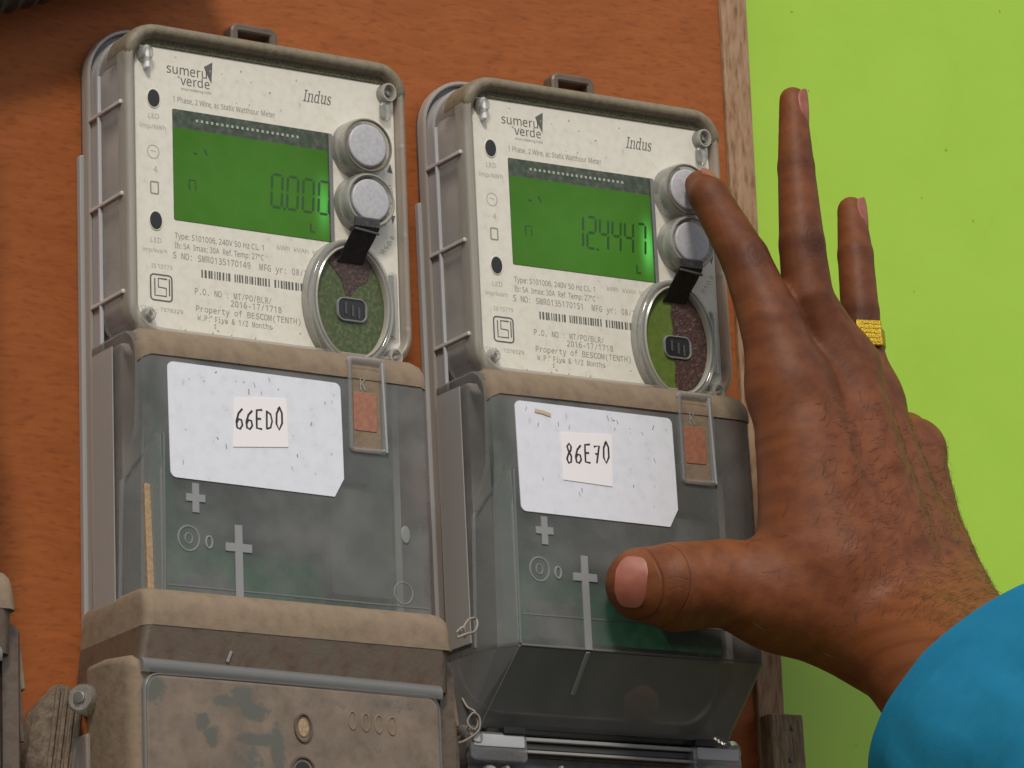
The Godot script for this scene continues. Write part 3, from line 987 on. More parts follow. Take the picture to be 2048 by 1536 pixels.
	for q in [[20.6, -30.0], [20.8, -47.6], [16.8, -54.6]]:
		pts.append(Vector2(q[0], q[1]))
	for i in 6:
		var t := deg_to_rad(lerpf(270, 180, i / 5.0))
		pts.append(Vector2(-47.2 + cos(t) * 2.4, -51.4 + sin(t) * 2.4))
	k.prism(pts, F - 0.2, zl)
	var st := put("sticker", k.mesh(), M.paper, r)
	var note: Array = [[-23.6, -22.2], [-2.4, -20.4], [-2.0, -38.2], [-24.4, -40.4]] if o.dusty else [[-30.7, -22.2], [-7.6, -21.2], [-8.6, -41.2], [-30.4, -40.4]]
	k = Shape.new()
	var np := PackedVector2Array()
	for q in note:
		np.append(Vector2(q[0], q[1]))
	k.prism(np, zl - 0.1, zl + 0.25)
	put("paper_note", k.mesh(), M.note, st)
	write_by_hand(o.hand, st, zl + 0.3, (-23.2 if o.dusty else -28.8), (-33.6 if o.dusty else -33.8), o.dusty)
	var rng := RandomNumberGenerator.new()
	rng.seed = 31 if o.dusty else 47
	for i in 22:
		var x := rng.randf_range(-46, 18)
		var y := rng.randf_range(-50, -14) if i % 2 else rng.randf_range(-20, -13)
		ribbon([[x, y], [x + rng.randf_range(-0.8, 0.8), y - rng.randf_range(0.3, 2.2)]], rng.randf_range(0.25, 0.6), zl + 0.02, M.ink_pale if i % 3 else M.ink_soft, st, "scratch")
	if not o.dusty:
		ribbon([[-41.5, -14.6], [-38, -15.0], [-34.5, -15.8]], 2.0, zl + 0.05, M.smudge, st, "smudge")

	# the copper-backed slot right of the sticker
	var sl := put("slot_window", frame(31.4, -19.0, 16.4, 36.5, 2.0, [[0, F - 0.5], [0.2, F + 0.9], [0.9, F + 1.3], [1.6, F + 1.1], [2.4, F + 0.2], [2.6, F - 0.5]], 4).mesh(50), M.clear, r)
	put("slot_back", slab(31.0, -21.0, 12.0, 32.0, 1.0, F - 0.4, F + 0.22, 0.1, 2).mesh(), M.dust, sl)
	put("copper_strip", slab(30.4, -21.6, 9.6, 14.5, 0.8, F, F + 0.5, 0.15, 2).mesh(), M.copper, sl)
	put("slot_edge", bar(Vector3(37.6, -2.5, F + 1.0), Vector3(38.8, -36.5, F + 1.0), 0.8, 0.8).mesh(20), M.clear_edge, sl)
	lettering("K", 28.4, -13.6, 4.6, 2.6, F + 0.6, M.relief, sl, font_sans, 0.0, "embossed_letter")


func write_by_hand(words: String, parent: Node3D, z: float, x0: float, y0: float, loose: bool) -> void:
	var g := {
		"6": [[[0.75, 1.0], [0.3, 0.75], [0.05, 0.35], [0.12, 0.06], [0.45, 0.0], [0.72, 0.2], [0.62, 0.45], [0.3, 0.48], [0.1, 0.3]]],
		"8": [[[0.7, 0.86], [0.45, 1.0], [0.18, 0.84], [0.35, 0.6], [0.66, 0.36], [0.6, 0.06], [0.3, 0.0], [0.1, 0.2], [0.3, 0.45], [0.62, 0.66], [0.7, 0.86]]],
		"E": [[[0.75, 0.95], [0.12, 0.9], [0.1, 0.5], [0.1, 0.05], [0.7, 0.02]], [[0.1, 0.5], [0.6, 0.52]]],
		"D": [[[0.15, 0.95], [0.12, 0.02]], [[0.1, 0.95], [0.6, 0.8], [0.75, 0.45], [0.55, 0.1], [0.1, 0.02]]],
		"7": [[[0.05, 0.88], [0.75, 0.95], [0.35, 0.0]], [[0.2, 0.5], [0.65, 0.52]]],
		"0": [[[0.5, 1.0], [0.15, 0.7], [0.1, 0.25], [0.4, 0.0], [0.75, 0.3], [0.75, 0.75], [0.45, 1.02], [0.3, 0.9]]],
	}
	var x := x0
	var i := 0
	for ch in words:
		var w := 3.6
		var h: float = [7.6, 7.0, 7.8, 7.2, 8.4][i]
		for stroke in g[ch]:
			var path := []
			for q in stroke:
				path.append([x + q[0] * w, y0 + i * 0.35 + q[1] * h])
			ribbon(path, 0.8, z, M.pen, parent, "handwriting")
		x += w * 0.98 + (0.5 if loose else 0.6)
		i += 1


# ---------------------------------------------------------------- terminal covers
func make_terminal_cover(r: Node3D) -> void:
	var k := Shape.new()
	var T := 53.0
	# profile down the side: rolled top, plain upper face, lip, lower panel
	var secs := []
	for q in [[-94.6, F + 0.3, 1.5], [-95.8, F + 3.2, 0.6], [-98.2, F + 5.8, 0.0], [-101.6, F + 7.2, 0.0], [-105.6, T - 0.2, 0.0], [-109.2, T, 0.0]]:
		var e: float = q[2]
		var drop: float = -94.6 - q[0]
		secs.append(cover_ring(q[0], q[1], -63.0 - drop * 0.1 + e, 60.0 + drop * 0.08 - e, 3.5, 3.5, 3.5, 3.5, 3))
	k.loft(secs, true, true)
	var tc := put("terminal_cover", k.mesh(50), M.dust, r)
	k = Shape.new()
	k.loft([cover_ring(-109.0, T - 0.2, -64.4, 61.2, 3, 6, 4, 8, 3), cover_ring(-124.0, T - 2.0, -66.4, 61.4, 3, 6, 4, 8, 3)], true, true)
	put("upper_face", k.mesh(40), M.dust_dark, tc)
	put("raised_bar", bar(Vector3(-30.6, -116.2, T - 0.6), Vector3(-32.0, -120.2, T - 1.2), 1.0, 0.8).mesh(20), M.relief, tc)
	k = Shape.new()
	secs = []
	for q in [[-121.2, T - 1.8], [-122.0, T - 0.6], [-123.2, T + 0.3], [-124.4, T + 0.5], [-125.6, T + 0.35], [-126.6, T + 0.02]]:
		secs.append([Vector3(-65.6, q[0] + 0.6, q[1]), Vector3(54.6, q[0] - 0.8, q[1]), Vector3(54.6, q[0] - 0.8, T - 5), Vector3(-65.6, q[0] + 0.6, T - 5)])
	k.loft(secs, true, true)
	put("cover_lip", k.mesh(50), M.cover_rib, tc)
	k = Shape.new()
	k.loft([rr(-5.6, -152.0, 119.0, 52.0, 6, 20), rr(-5.6, -152.0, 119.0, 52.0, 6, T - 1.4), rr(-5.6, -152.0, 119.0, 52.0, 6, T - 0.4, 6, 0.6), rr(-5.6, -152.0, 119.0, 52.0, 6, T, 6, 2.0)])
	put("lower_panel", k.mesh(50, Rect2(-66, -180, 122, 56)), panel_dirt(), tc)
	put("panel_edge", frame(-5.6, -152.0, 119.6, 52.6, 6.3, [[0, T - 2.2], [0, T - 0.9], [0.4, T - 0.1], [0.8, T + 0.05], [1.2, T - 0.3], [1.2, T - 2.2]], 6).mesh(50), M.cover_rib, tc)
	# side wings down to the board
	k = Shape.new()
	k.loft([rr(-65.0, -148.5, 9, 62, 3, 18), rr(-65.0, -148.5, 10, 62, 3, 30), rr(-65.0, -149, 9.6, 60, 3.5, 46, 6, 0.2), rr(-64.6, -149.5, 9, 58, 3.5, 50, 6, 1.0), rr(-64.0, -150, 8, 56, 3.0, 51, 6, 2.0)])
	put("side_wing", k.mesh(60), M.dust, tc)
	k = Shape.new()
	k.loft([rr(63.0, -146, 15, 70, 4, 1), rr(62.5, -146, 14, 70, 4, 30), rr(62.0, -145, 12, 68, 4, 40, 6, 0.5), rr(61.5, -145, 11, 68, 4, 45, 6, 2.5)])
	put("side_wing", k.mesh(50), M.dust_dark, tc)
	put("wing_ridge", bar(Vector3(68.6, -118, 34), Vector3(69.4, -134, 36), 2.4, 5.0).mesh(20), M.dust, tc)
	put("wing_ridge", bar(Vector3(66.0, -132, 40), Vector3(68.4, -152, 38), 2.0, 4.0).mesh(20), M.dust_dark, tc)
	put("clear_stem", slab(-69.6, -153.0, 3.0, 22.0, 1.2, 8, 20, 0.8, 4).mesh(50), M.shell, tc)
	var sc := Shape.new()
	sc.loft([oval(0, 0, 5.2, 5.2, -6, 18), oval(0, 0, 5.4, 5.4, 3, 18), oval(0, 0, 4.4, 4.4, 5, 18), oval(0, 0, 2.0, 2.0, 5.2, 18)])
	sc.turned(Transform3D(Basis(Vector3(0, 1, 0), -0.9), Vector3(-71.0, -130.5, 20)))
	put("cover_screw", sc.mesh(40), M.bezel, tc)
	sc = disc(0, 0, 2.2, 2.2, 0, 1.4, 0.3, 14)
	sc.turned(Transform3D(Basis(Vector3(0, 1, 0), -0.9), Vector3(-74.8, -130.5, 23)))
	put("screw_slot", sc.mesh(), M.steel, tc)
	for q in [[-3.0, -141.6, 3.0, 4.6, 0], [-3.6, -156.5, 4.2, 4.2, 1]]:
		var hole := put("screw_hole", band(q[0], q[1], q[2] + 0.9, q[3] + 0.9, [[0, T - 0.2], [0.3, T + 0.7], [0.9, T + 0.7], [1.3, T - 0.2]], 24).mesh(50), M.dust_dark, tc)
		put("screw_head", disc(q[0], q[1], q[2] * 0.7, q[3] * 0.7, T - 0.2, T + 0.35, 0.1, 18).mesh(), M.tan if q[4] == 0 else M.black, hole)
	for i in 4:
		put("embossed_ring", band(17.0 + i * 5.4, -137.6 - i * 0.3, 2.0, 3.6, [[0, T - 0.2], [0.2, T + 0.3], [0.6, T + 0.3], [0.8, T - 0.2]], 20).mesh(), M.dust, tc)


# dust on the front panel, wiped off here and there so that the grey-green plastic shows
func panel_dirt() -> StandardMaterial3D:
	var a := FastNoiseLite.new()
	a.frequency = 0.012; a.seed = 5; a.fractal_octaves = 5; a.fractal_gain = 0.6
	var b := FastNoiseLite.new()
	b.frequency = 0.045; b.seed = 6; b.fractal_octaves = 4; b.fractal_gain = 0.7
	var wiped := [[-34, -134, 5, 2.2, 1.0], [-27, -132.5, 4.5, 4.5, 1.0], [-23, -137, 6, 3.2, 1.0], [-43, -142, 3.4, 3, 0.9], [-39.5, -147, 3, 4, 0.9], [-22, -147, 8, 2.2, 1.0], [-13.5, -150, 3.0, 9, 0.9], [-26, -154, 8, 8, 0.55], [-62, -131, 4.5, 6, 0.9], [8, -131.5, 9, 2.2, 0.4], [33, -131, 14, 2.6, 0.5], [30, -147, 13, 6, 0.32], [8, -160, 16, 9, 0.3]]
	var im := Image.create(610, 280, false, Image.FORMAT_RGB8)
	for y in 280:
		for x in 610:
			var px := -66.0 + x * 0.2
			var py := -124.0 - y * 0.2
			var n := a.get_noise_2d(x, y)
			var f := b.get_noise_2d(x, y)
			var c := Color(0.128, 0.096, 0.070).lerp(Color(0.205, 0.152, 0.111), clampf(0.5 + 0.8 * n + 0.35 * f, 0.0, 1.0))
			var m := 0.0
			for q in wiped:
				var dx: float = (px - q[0]) / q[2]
				var dy: float = (py - q[1]) / q[3]
				m = maxf(m, q[4] * exp(-(dx * dx + dy * dy) * 0.8))
			m = smoothstep(0.28, 0.62, m + 0.42 * f + 0.12 * n)
			c = c.lerp(Color(0.085, 0.088, 0.074), m * 0.88)
			im.set_pixel(x, y, c.linear_to_srgb())
	var m2 := StandardMaterial3D.new()
	m2.albedo_texture = ImageTexture.create_from_image(im)
	m2.roughness = 0.6
	return m2


func make_terminal_base(r: Node3D) -> void:
	# the foot of the clear meter: a dark slot, a bright bar and the clear terminal chamber below
	var tb := put("terminal_chamber", slab(-2, -152, 117, 44, 4, 1, 17.5, 0.8, 4).mesh(), M.gray_deep, r)
	put("dark_slot", bar(Vector3(-54, -131.8, 19), Vector3(50, -131.8, 19), 2.4, 5.0).mesh(20), M.black, tb)
	put("clear_bar", bar(Vector3(-40, -134.6, 21), Vector3(40, -134.6, 21), 1.5, 3.0).mesh(20), M.clear_edge, tb)
	put("clear_bar", bar(Vector3(-40, -137.0, 20), Vector3(40, -137.0, 20), 2.6, 2.0).mesh(20), M.relay, tb)
	put("clear_bar", bar(Vector3(-41, -139.0, 20.5), Vector3(40, -139.0, 20.5), 1.1, 2.0).mesh(20), M.clear_edge, tb)
	for q in [[-50.5, 25.0], [47.5, 22.0]]:
		put("corner_tab", slab(q[0], -138.4, q[1], 11.0, 2.0, 12, 24.0, 0.8, 4).mesh(50), M.clear, tb)
		put("tab_face", slab(q[0], -136.2, q[1] - 3, 4.6, 0.8, 18, 24.4, 0.3, 2).mesh(), M.tab, tb)
		put("tab_slot", slab(q[0] + (6.5 if q[0] < 0 else -6.0), -132.2, 9.6, 2.6, 0.4, 20, 25.2, 0.2, 2).mesh(), M.black, tb)
	for x in [-53.0, -46.0]:
		put("partition", bar(Vector3(x, -144.9, 20), Vector3(x, -179.4, 20), 4.4 if x < -50 else 1.6, 5.0).mesh(20), M.clear_edge, tb)
	for i in 5:
		var x := -29.0 + i * 17.5
		put("partition", bar(Vector3(x + 8.6, -143.2, 18.6), Vector3(x + 8.6, -178.2, 18.6), 1.0, 2.4).mesh(20), M.clear_edge, tb)
		put("terminal_arch", band(x, -150.6, 5.2, 6.0, [[0, 17.4], [0.2, 19.6], [1.1, 19.6], [1.3, 17.4]], 20).mesh(50), M.clear_edge, tb)
		put("terminal_mouth", disc(x, -150.6, 3.6, 4.4, 17.2, 17.9, 0.2, 18).mesh(), M.black, tb)
	put("chamber_tint", slab(-2, -138.6, 78, 4.0, 0.6, 17, 18.4, 0.2, 2).mesh(), M.dust_dark, tb)
	# brass screw showing dimly through the sloping foot
	put("terminal_screw", disc(19.0, -117.0, 6.4, 6.8, 14, 20.2, 1.6, 24).mesh(60), M.brass, r)
	# chrome screw at the right corner
	var k := Shape.new()
	var rings := []
	for i in 9:
		rings.append(oval(0, 0, 3.2 if i % 2 else 2.5, 3.2 if i % 2 else 2.5, i * 1.2, 16))
	rings.append(oval(0, 0, 4.4, 4.4, 10.6, 16))
	rings.append(oval(0, 0, 3.6, 3.6, 13.0, 16))
	k.loft(rings)
	k.turned(Transform3D(Basis(Vector3(1, 0, 0), 0.5), Vector3(58.0, -128.4, 8)))
	put("corner_screw", k.mesh(40), M.steel, r)
	k = Shape.new()
	k.loft([oval(0, 0, 2.4, 2.4, 0, 16), oval(0, 0, 2.4, 2.4, 10, 16), oval(0, 0, 3.8, 3.8, 10.2, 16), oval(0, 0, 3.2, 3.2, 12.6, 16)])
	k.turned(Transform3D(Basis(Vector3(1, 0, 0), 0.5), Vector3(-60.0, -128.4, 10)))
	put("corner_screw", k.mesh(40), M.steel, r)


# ---------------------------------------------------------------- small things round the meters
func curl(pts: Array, n := 6) -> Array:
	var out := []
	var c := Curve3D.new()
	for i in pts.size():
		var a: Vector3 = pts[maxi(i - 1, 0)]
		var b: Vector3 = pts[mini(i + 1, pts.size() - 1)]
		var t := (b - a) / 6.0
		c.add_point(pts[i], -t, t)
	for i in (pts.size() - 1):
		for j in n:
			out.append(c.sample(i, float(j) / n))
	out.append(pts[pts.size() - 1])
	return out


func make_small_things() -> void:
	# thin sealing wire looped at the corner of the dusty cover
	var w := thing("seal_wire", "thin pale sealing wire looped out from the dusty cover's right corner", "wire", "sealing wires")
	var k := Shape.new()
	k.tube(curl([Vector3(-46.0, -106.4, 62), Vector3(-41.5, -104.6, 61), Vector3(-35.5, -102.4, 57), Vector3(-31.6, -98.6, 53), Vector3(-31.8, -96.2, 52), Vector3(-36, -97.6, 54), Vector3(-40.6, -102.0, 57), Vector3(-41.4, -103.4, 56)]), 0.5, 7)
	put("wire_loop", k.mesh(60), M.wire, w)
	k = Shape.new()
	k.tube(curl([Vector3(-43.5, -103.5, 58), Vector3(-41.6, -101.8, 59), Vector3(-40.2, -104.4, 58.6), Vector3(-42.4, -105.4, 60)]), 0.55, 7)
	put("wire_knot", k.mesh(60), M.wire, w)
	w = thing("seal_wire", "twisted sealing wire tangled round the left corner screw of the clear meter", "wire", "sealing wires")
	k = Shape.new()
	var o := Vector3(-17.5, -126.0, 16)
	k.tube(curl([o + Vector3(-0.3, 7.5, 2.6), o + Vector3(0.3, 3.8, 5.0), o + Vector3(2.2, 1.5, 7.4), o + Vector3(2.8, -3.0, 7.8), o + Vector3(0.3, -5.2, 8.6), o + Vector3(-1.4, -2.2, 7.4), o + Vector3(0.8, 1.1, 8.2), o + Vector3(2.9, -0.9, 9.0), o + Vector3(2.0, -5.7, 9.4), o + Vector3(-2.8, -9.3, 8.2), o + Vector3(-5.6, -10.4, 7.4)]), 0.45, 7)
	put("wire_twist", k.mesh(60), M.wire, w)
	k = Shape.new()
	k.tube(curl([o + Vector3(-1.0, -6.8, 8.2), o + Vector3(1.0, -9.4, 8.2), o + Vector3(3.5, -9.3, 8.2), o + Vector3(3.9, -6.6, 8.4)]), 0.5, 7)
	put("wire_end", k.mesh(60), M.wire, w)

	# corrugated conduit at the top left corner
	var c := thing("flexible_conduit", "dark corrugated conduit crossing the board's upper left corner", "conduit")
	k = Shape.new()
	var rings := []
	var a := Vector3(-330, 81.8, 18)
	var b := Vector3(-120, 170, 18)
	var t := (b - a).normalized()
	var s := t.cross(Vector3.BACK).normalized()
	var u := s.cross(t).normalized()
	var n := 120
	for i in n + 1:
		var rad := 14.0 + (0.9 if i % 4 < 2 else -0.9)
		var p := a.lerp(b, float(i) / n)
		var ring := []
		for j in 24:
			var q := TAU * j / 24
			ring.append(p + s * cos(q) * rad + u * sin(q) * rad)
		rings.append(ring)
	k.loft(rings)
	put("corrugated_tube", k.mesh(30), M.conduit, c)
	var clip := band(0, 0, 16.6, 16.6, [[0, -4], [0, 4], [1.4, 4], [1.4, -4]], 28)
	clip.turned(Transform3D(Basis(s, u, t), a.lerp(b, 0.25)))
	put("pipe_clip", clip.mesh(), M.steel, c)

	# ribbed strip leaning at the lower left
	var d := thing("ribbed_strip", "dusty brown ribbed trunking strip leaning at the lower left", "trunking")
	var base := Transform3D(Basis(Vector3.BACK, -0.16), Vector3(-180.5, -150, 0))
	k = Shape.new()
	var poly := PackedVector2Array([Vector2(-10.5, -34), Vector2(10.5, -34), Vector2(9.4, 20), Vector2(6.2, 27.0), Vector2(-1.0, 27.5), Vector2(-9.0, 16)])
	k.prism(poly, 1, 8)
	k.turned(base)
	put("strip_body", k.mesh(), M.duct, d)
	for x in [[-1.6, 26.0], [1.6, 26.4], [4.6, 25.8], [7.6, 22.0]]:
		k = bar(Vector3(x[0] + 1.2, -33, 8.4), Vector3(x[0], x[1], 8.4), 1.5, 2.2)
		k.turned(base)
		put("rib", k.mesh(20), M.duct, d)

	# brown rail of wood under the strip's foot at the lower right
	var e := thing("wood_batten", "short weathered wood batten at the lower right end of the edge strip", "batten")
	k = slab(136.9, -145.0, 15.6, 66.0, 0.6, 0.0, 7.5, 0.7, 1)
	k.turned(Transform3D(Basis(Vector3.BACK, 0.02), Vector3(-2.8, -2.6, 1.7)))
	put("batten_body", k.mesh(20), M.block, e)
	for q in [[137.0, -130.0], [138.5, -117.5]]:
		put("nail_head", disc(q[0], q[1], 0.9, 1.1, 8.9, 9.6, 0.3, 12).mesh(), M.relay, e)


# ---------------------------------------------------------------- the hand
# group, ax, ay, az, ar, bx, by, bz, br : a tapered limb between two joints; group 0 is the palm and forearm
const BONES := [
	[0, 101.1, -74.6, 99.0, 20.0, 89.2, -5.4, 87.0, 15.5],
	[0, 119.3, -66.8, 97.0, 20.0, 116.5, 6.8, 82.0, 14.5],
	[0, 137.6, -65.4, 89.0, 19.0, 139.8, -0.0, 69.0, 12.3],
	[0, 152.8, -64.2, 81.0, 17.0, 172.2, -12.8, 53.0, 11.6],
	[0, 108.0, -94.4, 97.0, 22.0, 82.2, -85.2, 83.0, 19.0],
	[0, 89.3, -70.1, 91.0, 18.0, 90.8, -29.3, 89.0, 15.0],
	[0, 104.2, -83.4, 97.0, 20.0, 121.7, -99.3, 103.0, 23.0],
	[0, 152.8, -64.2, 81.0, 16.4, 151.1, -80.8, 89.0, 18.6],
	[0, 121.7, -99.3, 103.0, 23.0, 108.0, -135.4, 156.0, 27.0],
	[0, 151.1, -80.8, 89.0, 18.6, 127.1, -122.1, 146.0, 22.0],
	[0, 119.7, -81.6, 95.0, 20.0, 136.2, -90.2, 97.0, 21.0],
	[1, 89.2, -5.4, 87.0, 15.5, 84.4, 19.8, 84.0, 11.8],
	[1, 84.4, 19.8, 84.0, 11.8, 79.6, 47.6, 76.0, 9.2],
	[1, 79.6, 47.6, 76.0, 9.2, 75.7, 76.4, 60.0, 7.6],
	[1, 75.7, 76.4, 60.0, 7.6, 80.4, 85.3, 47.5, 5.8],
	[2, 116.5, 6.8, 82.0, 14.5, 102.2, 31.9, 84.0, 9.9],
	[2, 102.2, 31.9, 84.0, 9.9, 101.6, 53.9, 83.0, 8.8],
	[2, 101.6, 53.9, 83.0, 8.8, 104.6, 86.9, 78.0, 7.1],
	[2, 104.6, 86.9, 78.0, 7.1, 109.2, 116.8, 72.0, 5.2],
	[3, 139.8, -0.0, 69.0, 12.3, 140.2, 20.9, 67.0, 7.9],
	[3, 140.2, 20.9, 67.0, 7.9, 141.1, 36.7, 65.0, 7.5],
	[3, 141.1, 36.7, 65.0, 7.5, 145.2, 62.2, 59.0, 7.0],
	[3, 145.2, 62.2, 59.0, 7.0, 149.7, 83.1, 52.0, 5.5],
	[4, 172.2, -12.8, 53.0, 11.6, 182.5, -1.2, 36.0, 9.0],
	[4, 182.5, -1.2, 36.0, 9.0, 183.9, -11.0, 26.0, 7.5],
	[6, 90.4, -7.1, 98.3, 4.6, 97.4, -46.0, 110.3, 2.5],
	[6, 117.6, 5.2, 92.3, 4.6, 119.7, -36.2, 106.5, 2.5],
	[6, 140.6, -1.2, 77.2, 4.6, 140.1, -38.2, 94.7, 2.5],
	[6, 173.0, -13.9, 60.5, 4.6, 162.9, -43.1, 81.7, 2.5],
	[5, 82.2, -85.2, 83.0, 19.0, 63.3, -79.7, 75.0, 16.2],
	[5, 63.3, -79.7, 75.0, 16.2, 44.9, -81.5, 69.0, 16.4],
	[5, 44.9, -81.5, 69.0, 16.4, 36.3, -79.4, 60.5, 13.8],
]
var groups := []


func limb(p: Vector3, b: Array) -> float:
	var a: Vector3 = b[0]
	var d: Vector3 = b[1]
	var t := clampf((p - a).dot(d) * b[4], 0.0, 1.0)
	return p.distance_to(a + d * t) - lerpf(b[2], b[3], t)


func join(a: float, b: float, k: float) -> float:
	var h := maxf(k - absf(a - b), 0.0) / k
	return minf(a, b) - h * h * k * 0.25


func field(p: Vector3, near: Array) -> float:
	var sum := 0.0
	for b in near[0]:
		sum += exp(-limb(p, b) / 3.0)
	var palm := 1e6 if sum <= 0.0 else -3.0 * log(sum)
	var digits := 1e6
	for g in range(1, 6):
		if near[g].is_empty():
			continue
		var f := 1e6
		for b in near[g]:
			f = join(f, limb(p, b), 1.2)
		digits = join(digits, f, 2.5)
	var total := join(palm, digits, 7.0)
	var cords := 0.0
	for b in near[6]:
		cords += exp(-limb(p, b) / 0.8)
	if cords > 0.0:
		total = join(total, -0.8 * log(cords), 5.0)
	return total


func make_hand() -> void:
	groups = [[], [], [], [], [], [], []]
	var lo := Vector3(1e6, 1e6, 1e6)
	var hi := -lo
	for q in BONES:
		var a := Vector3(q[1], q[2], q[3])
		var b := Vector3(q[5], q[6], q[7])
		var d := b - a
		groups[int(q[0])].append([a, d, float(q[4]), float(q[8]), 1.0 / maxf(d.length_squared(), 1e-6)])
		for e in [[a, q[4]], [b, q[8]]]:
			lo = lo.min(e[0] - Vector3.ONE * (e[1] + 6.0))
			hi = hi.max(e[0] + Vector3.ONE * (e[1] + 6.0))
	var h := 1.35
	var nb := 8
	var bs := h * nb
	var blocks := Vector3i(((hi - lo) / bs).ceil())
	var half := bs * 0.5 * 1.7321
	var value := {}           # grid corner -> distance
	var cells := []
	for bz in blocks.z:
		for by in blocks.y:
			for bx in blocks.x:
				var o := lo + Vector3(bx, by, bz) * bs
				var mid := o + Vector3.ONE * bs * 0.5
				var near := []
				var best := 1e6
				var dist := []
				for g in groups.size():
					var list := []
					for b in groups[g]:
						var dd := limb(mid, b)
						best = minf(best, dd)
						list.append(dd)
					dist.append(list)
				if best > half + 9.0:
					continue
				for g in groups.size():
					var list := []
					for q in groups[g].size():
						if dist[g][q] < best + 2.0 * half + 20.0:
							list.append(groups[g][q])
					near.append(list)
				if best < -half - 5.0:
					continue
				var dm := field(mid, near)
				if absf(dm) > half + 2.0:
					continue
				for z in nb + 1:
					for y in nb + 1:
						for x in nb + 1:
							var key := Vector3i(bx * nb + x, by * nb + y, bz * nb + z)
							if not value.has(key):
								value[key] = field(o + Vector3(x, y, z) * h, near)
				for z in nb:
					for y in nb:
						for x in nb:
							cells.append(Vector3i(bx * nb + x, by * nb + y, bz * nb + z))
	# surface nets
	var corner := [Vector3i(0, 0, 0), Vector3i(1, 0, 0), Vector3i(0, 1, 0), Vector3i(1, 1, 0), Vector3i(0, 0, 1), Vector3i(1, 0, 1), Vector3i(0, 1, 1), Vector3i(1, 1, 1)]
	var edges := [[0, 1], [2, 3], [4, 5], [6, 7], [0, 2], [1, 3], [4, 6], [5, 7], [0, 4], [1, 5], [2, 6], [3, 7]]
	var where := {}
	var pts := PackedVector3Array()
	for c in cells:
		var dv := []
		var neg := 0
		for q in corner:
			var x: float = value[c + q]
			dv.append(x)
			if x < 0.0:
				neg += 1
		if neg == 0 or neg == 8:
			continue
		var sum := Vector3.ZERO
		var cnt := 0
		for e in edges:
			var a: float = dv[e[0]]
			var b: float = dv[e[1]]
			if (a < 0.0) != (b < 0.0):
				sum += Vector3(corner[e[0]]).lerp(Vector3(corner[e[1]]), a / (a - b))
				cnt += 1
		where[c] = pts.size()
		pts.append(lo + (Vector3(c) + sum / cnt) * h)
	var idx := PackedInt32Array()
	for c in where:
		var d0: float = value[c]
		for ax in 3:
			var step := Vector3i.ZERO
			step[ax] = 1
			if not value.has(c + step):
				continue
			var d1: float = value[c + step]
			if (d0 < 0.0) == (d1 < 0.0):
				continue
			var u := Vector3i.ZERO
			u[(ax + 1) % 3] = 1
			var v := Vector3i.ZERO
			v[(ax + 2) % 3] = 1
			if not (where.has(c - u) and where.has(c - v) and where.has(c - u - v)):
				continue
			var a: int = where[c - u - v]
			var b: int = where[c - v]
			var cc: int = where[c]
			var d: int = where[c - u]
			if d0 < 0.0:          # outside lies along +axis; clockwise fronts
				idx.append_array([a, cc, b, a, d, cc])
			else:
				idx.append_array([a, b, cc, a, cc, d])
	# normals from the field, colour from how near a vertex is to the joints
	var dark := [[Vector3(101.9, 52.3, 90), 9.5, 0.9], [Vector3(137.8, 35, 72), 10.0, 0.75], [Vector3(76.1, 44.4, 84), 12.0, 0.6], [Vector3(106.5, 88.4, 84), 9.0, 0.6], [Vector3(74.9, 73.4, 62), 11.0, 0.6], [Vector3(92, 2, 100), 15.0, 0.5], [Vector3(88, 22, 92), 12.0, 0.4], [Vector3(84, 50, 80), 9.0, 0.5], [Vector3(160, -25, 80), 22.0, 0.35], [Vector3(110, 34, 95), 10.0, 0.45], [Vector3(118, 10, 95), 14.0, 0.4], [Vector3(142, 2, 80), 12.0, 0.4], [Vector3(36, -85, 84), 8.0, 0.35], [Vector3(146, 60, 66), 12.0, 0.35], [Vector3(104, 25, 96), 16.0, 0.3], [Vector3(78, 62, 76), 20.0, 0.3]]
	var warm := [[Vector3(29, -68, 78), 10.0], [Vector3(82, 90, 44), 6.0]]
	var nn := PackedVector3Array()
	var cc2 := PackedColorArray()
	var uv := PackedVector2Array()
	var vv := PackedVector3Array()
	nn.resize(pts.size())
	for i in range(0, idx.size(), 3):
		var fnm := (pts[idx[i + 2]] - pts[idx[i]]).cross(pts[idx[i + 1]] - pts[idx[i]])
		for j in 3:
			nn[idx[i + j]] += fnm
	for i in pts.size():
		var p := pts[i]
		nn[i] = nn[i].normalized()
		var c := Color(1, 1, 1)
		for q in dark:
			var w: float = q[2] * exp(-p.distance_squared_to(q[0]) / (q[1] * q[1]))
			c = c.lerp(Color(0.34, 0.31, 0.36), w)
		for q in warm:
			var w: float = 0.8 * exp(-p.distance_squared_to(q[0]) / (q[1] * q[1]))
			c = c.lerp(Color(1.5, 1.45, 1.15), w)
		cc2.append(c)
		uv.append(Vector2((p.x - 10.0) / 280.0, 1.0 - (p.y + 150.0) / 280.0))
		vv.append(p * S)
	var arr := []
	arr.resize(Mesh.ARRAY_MAX)
	arr[Mesh.ARRAY_VERTEX] = vv
	arr[Mesh.ARRAY_NORMAL] = nn
	arr[Mesh.ARRAY_COLOR] = cc2
	arr[Mesh.ARRAY_TEX_UV] = uv
	arr[Mesh.ARRAY_INDEX] = idx
	var am := ArrayMesh.new()
	am.add_surface_from_arrays(Mesh.PRIMITIVE_TRIANGLES, arr)
	var person := thing("person", "right hand in teal sleeve and gold ring pressing the right meter's upper button", "person")
	put("hand", am, skin(), person)
	make_nails(person)
	make_ring(person)
	make_sleeve(person)
	make_hair(person, pts, nn)


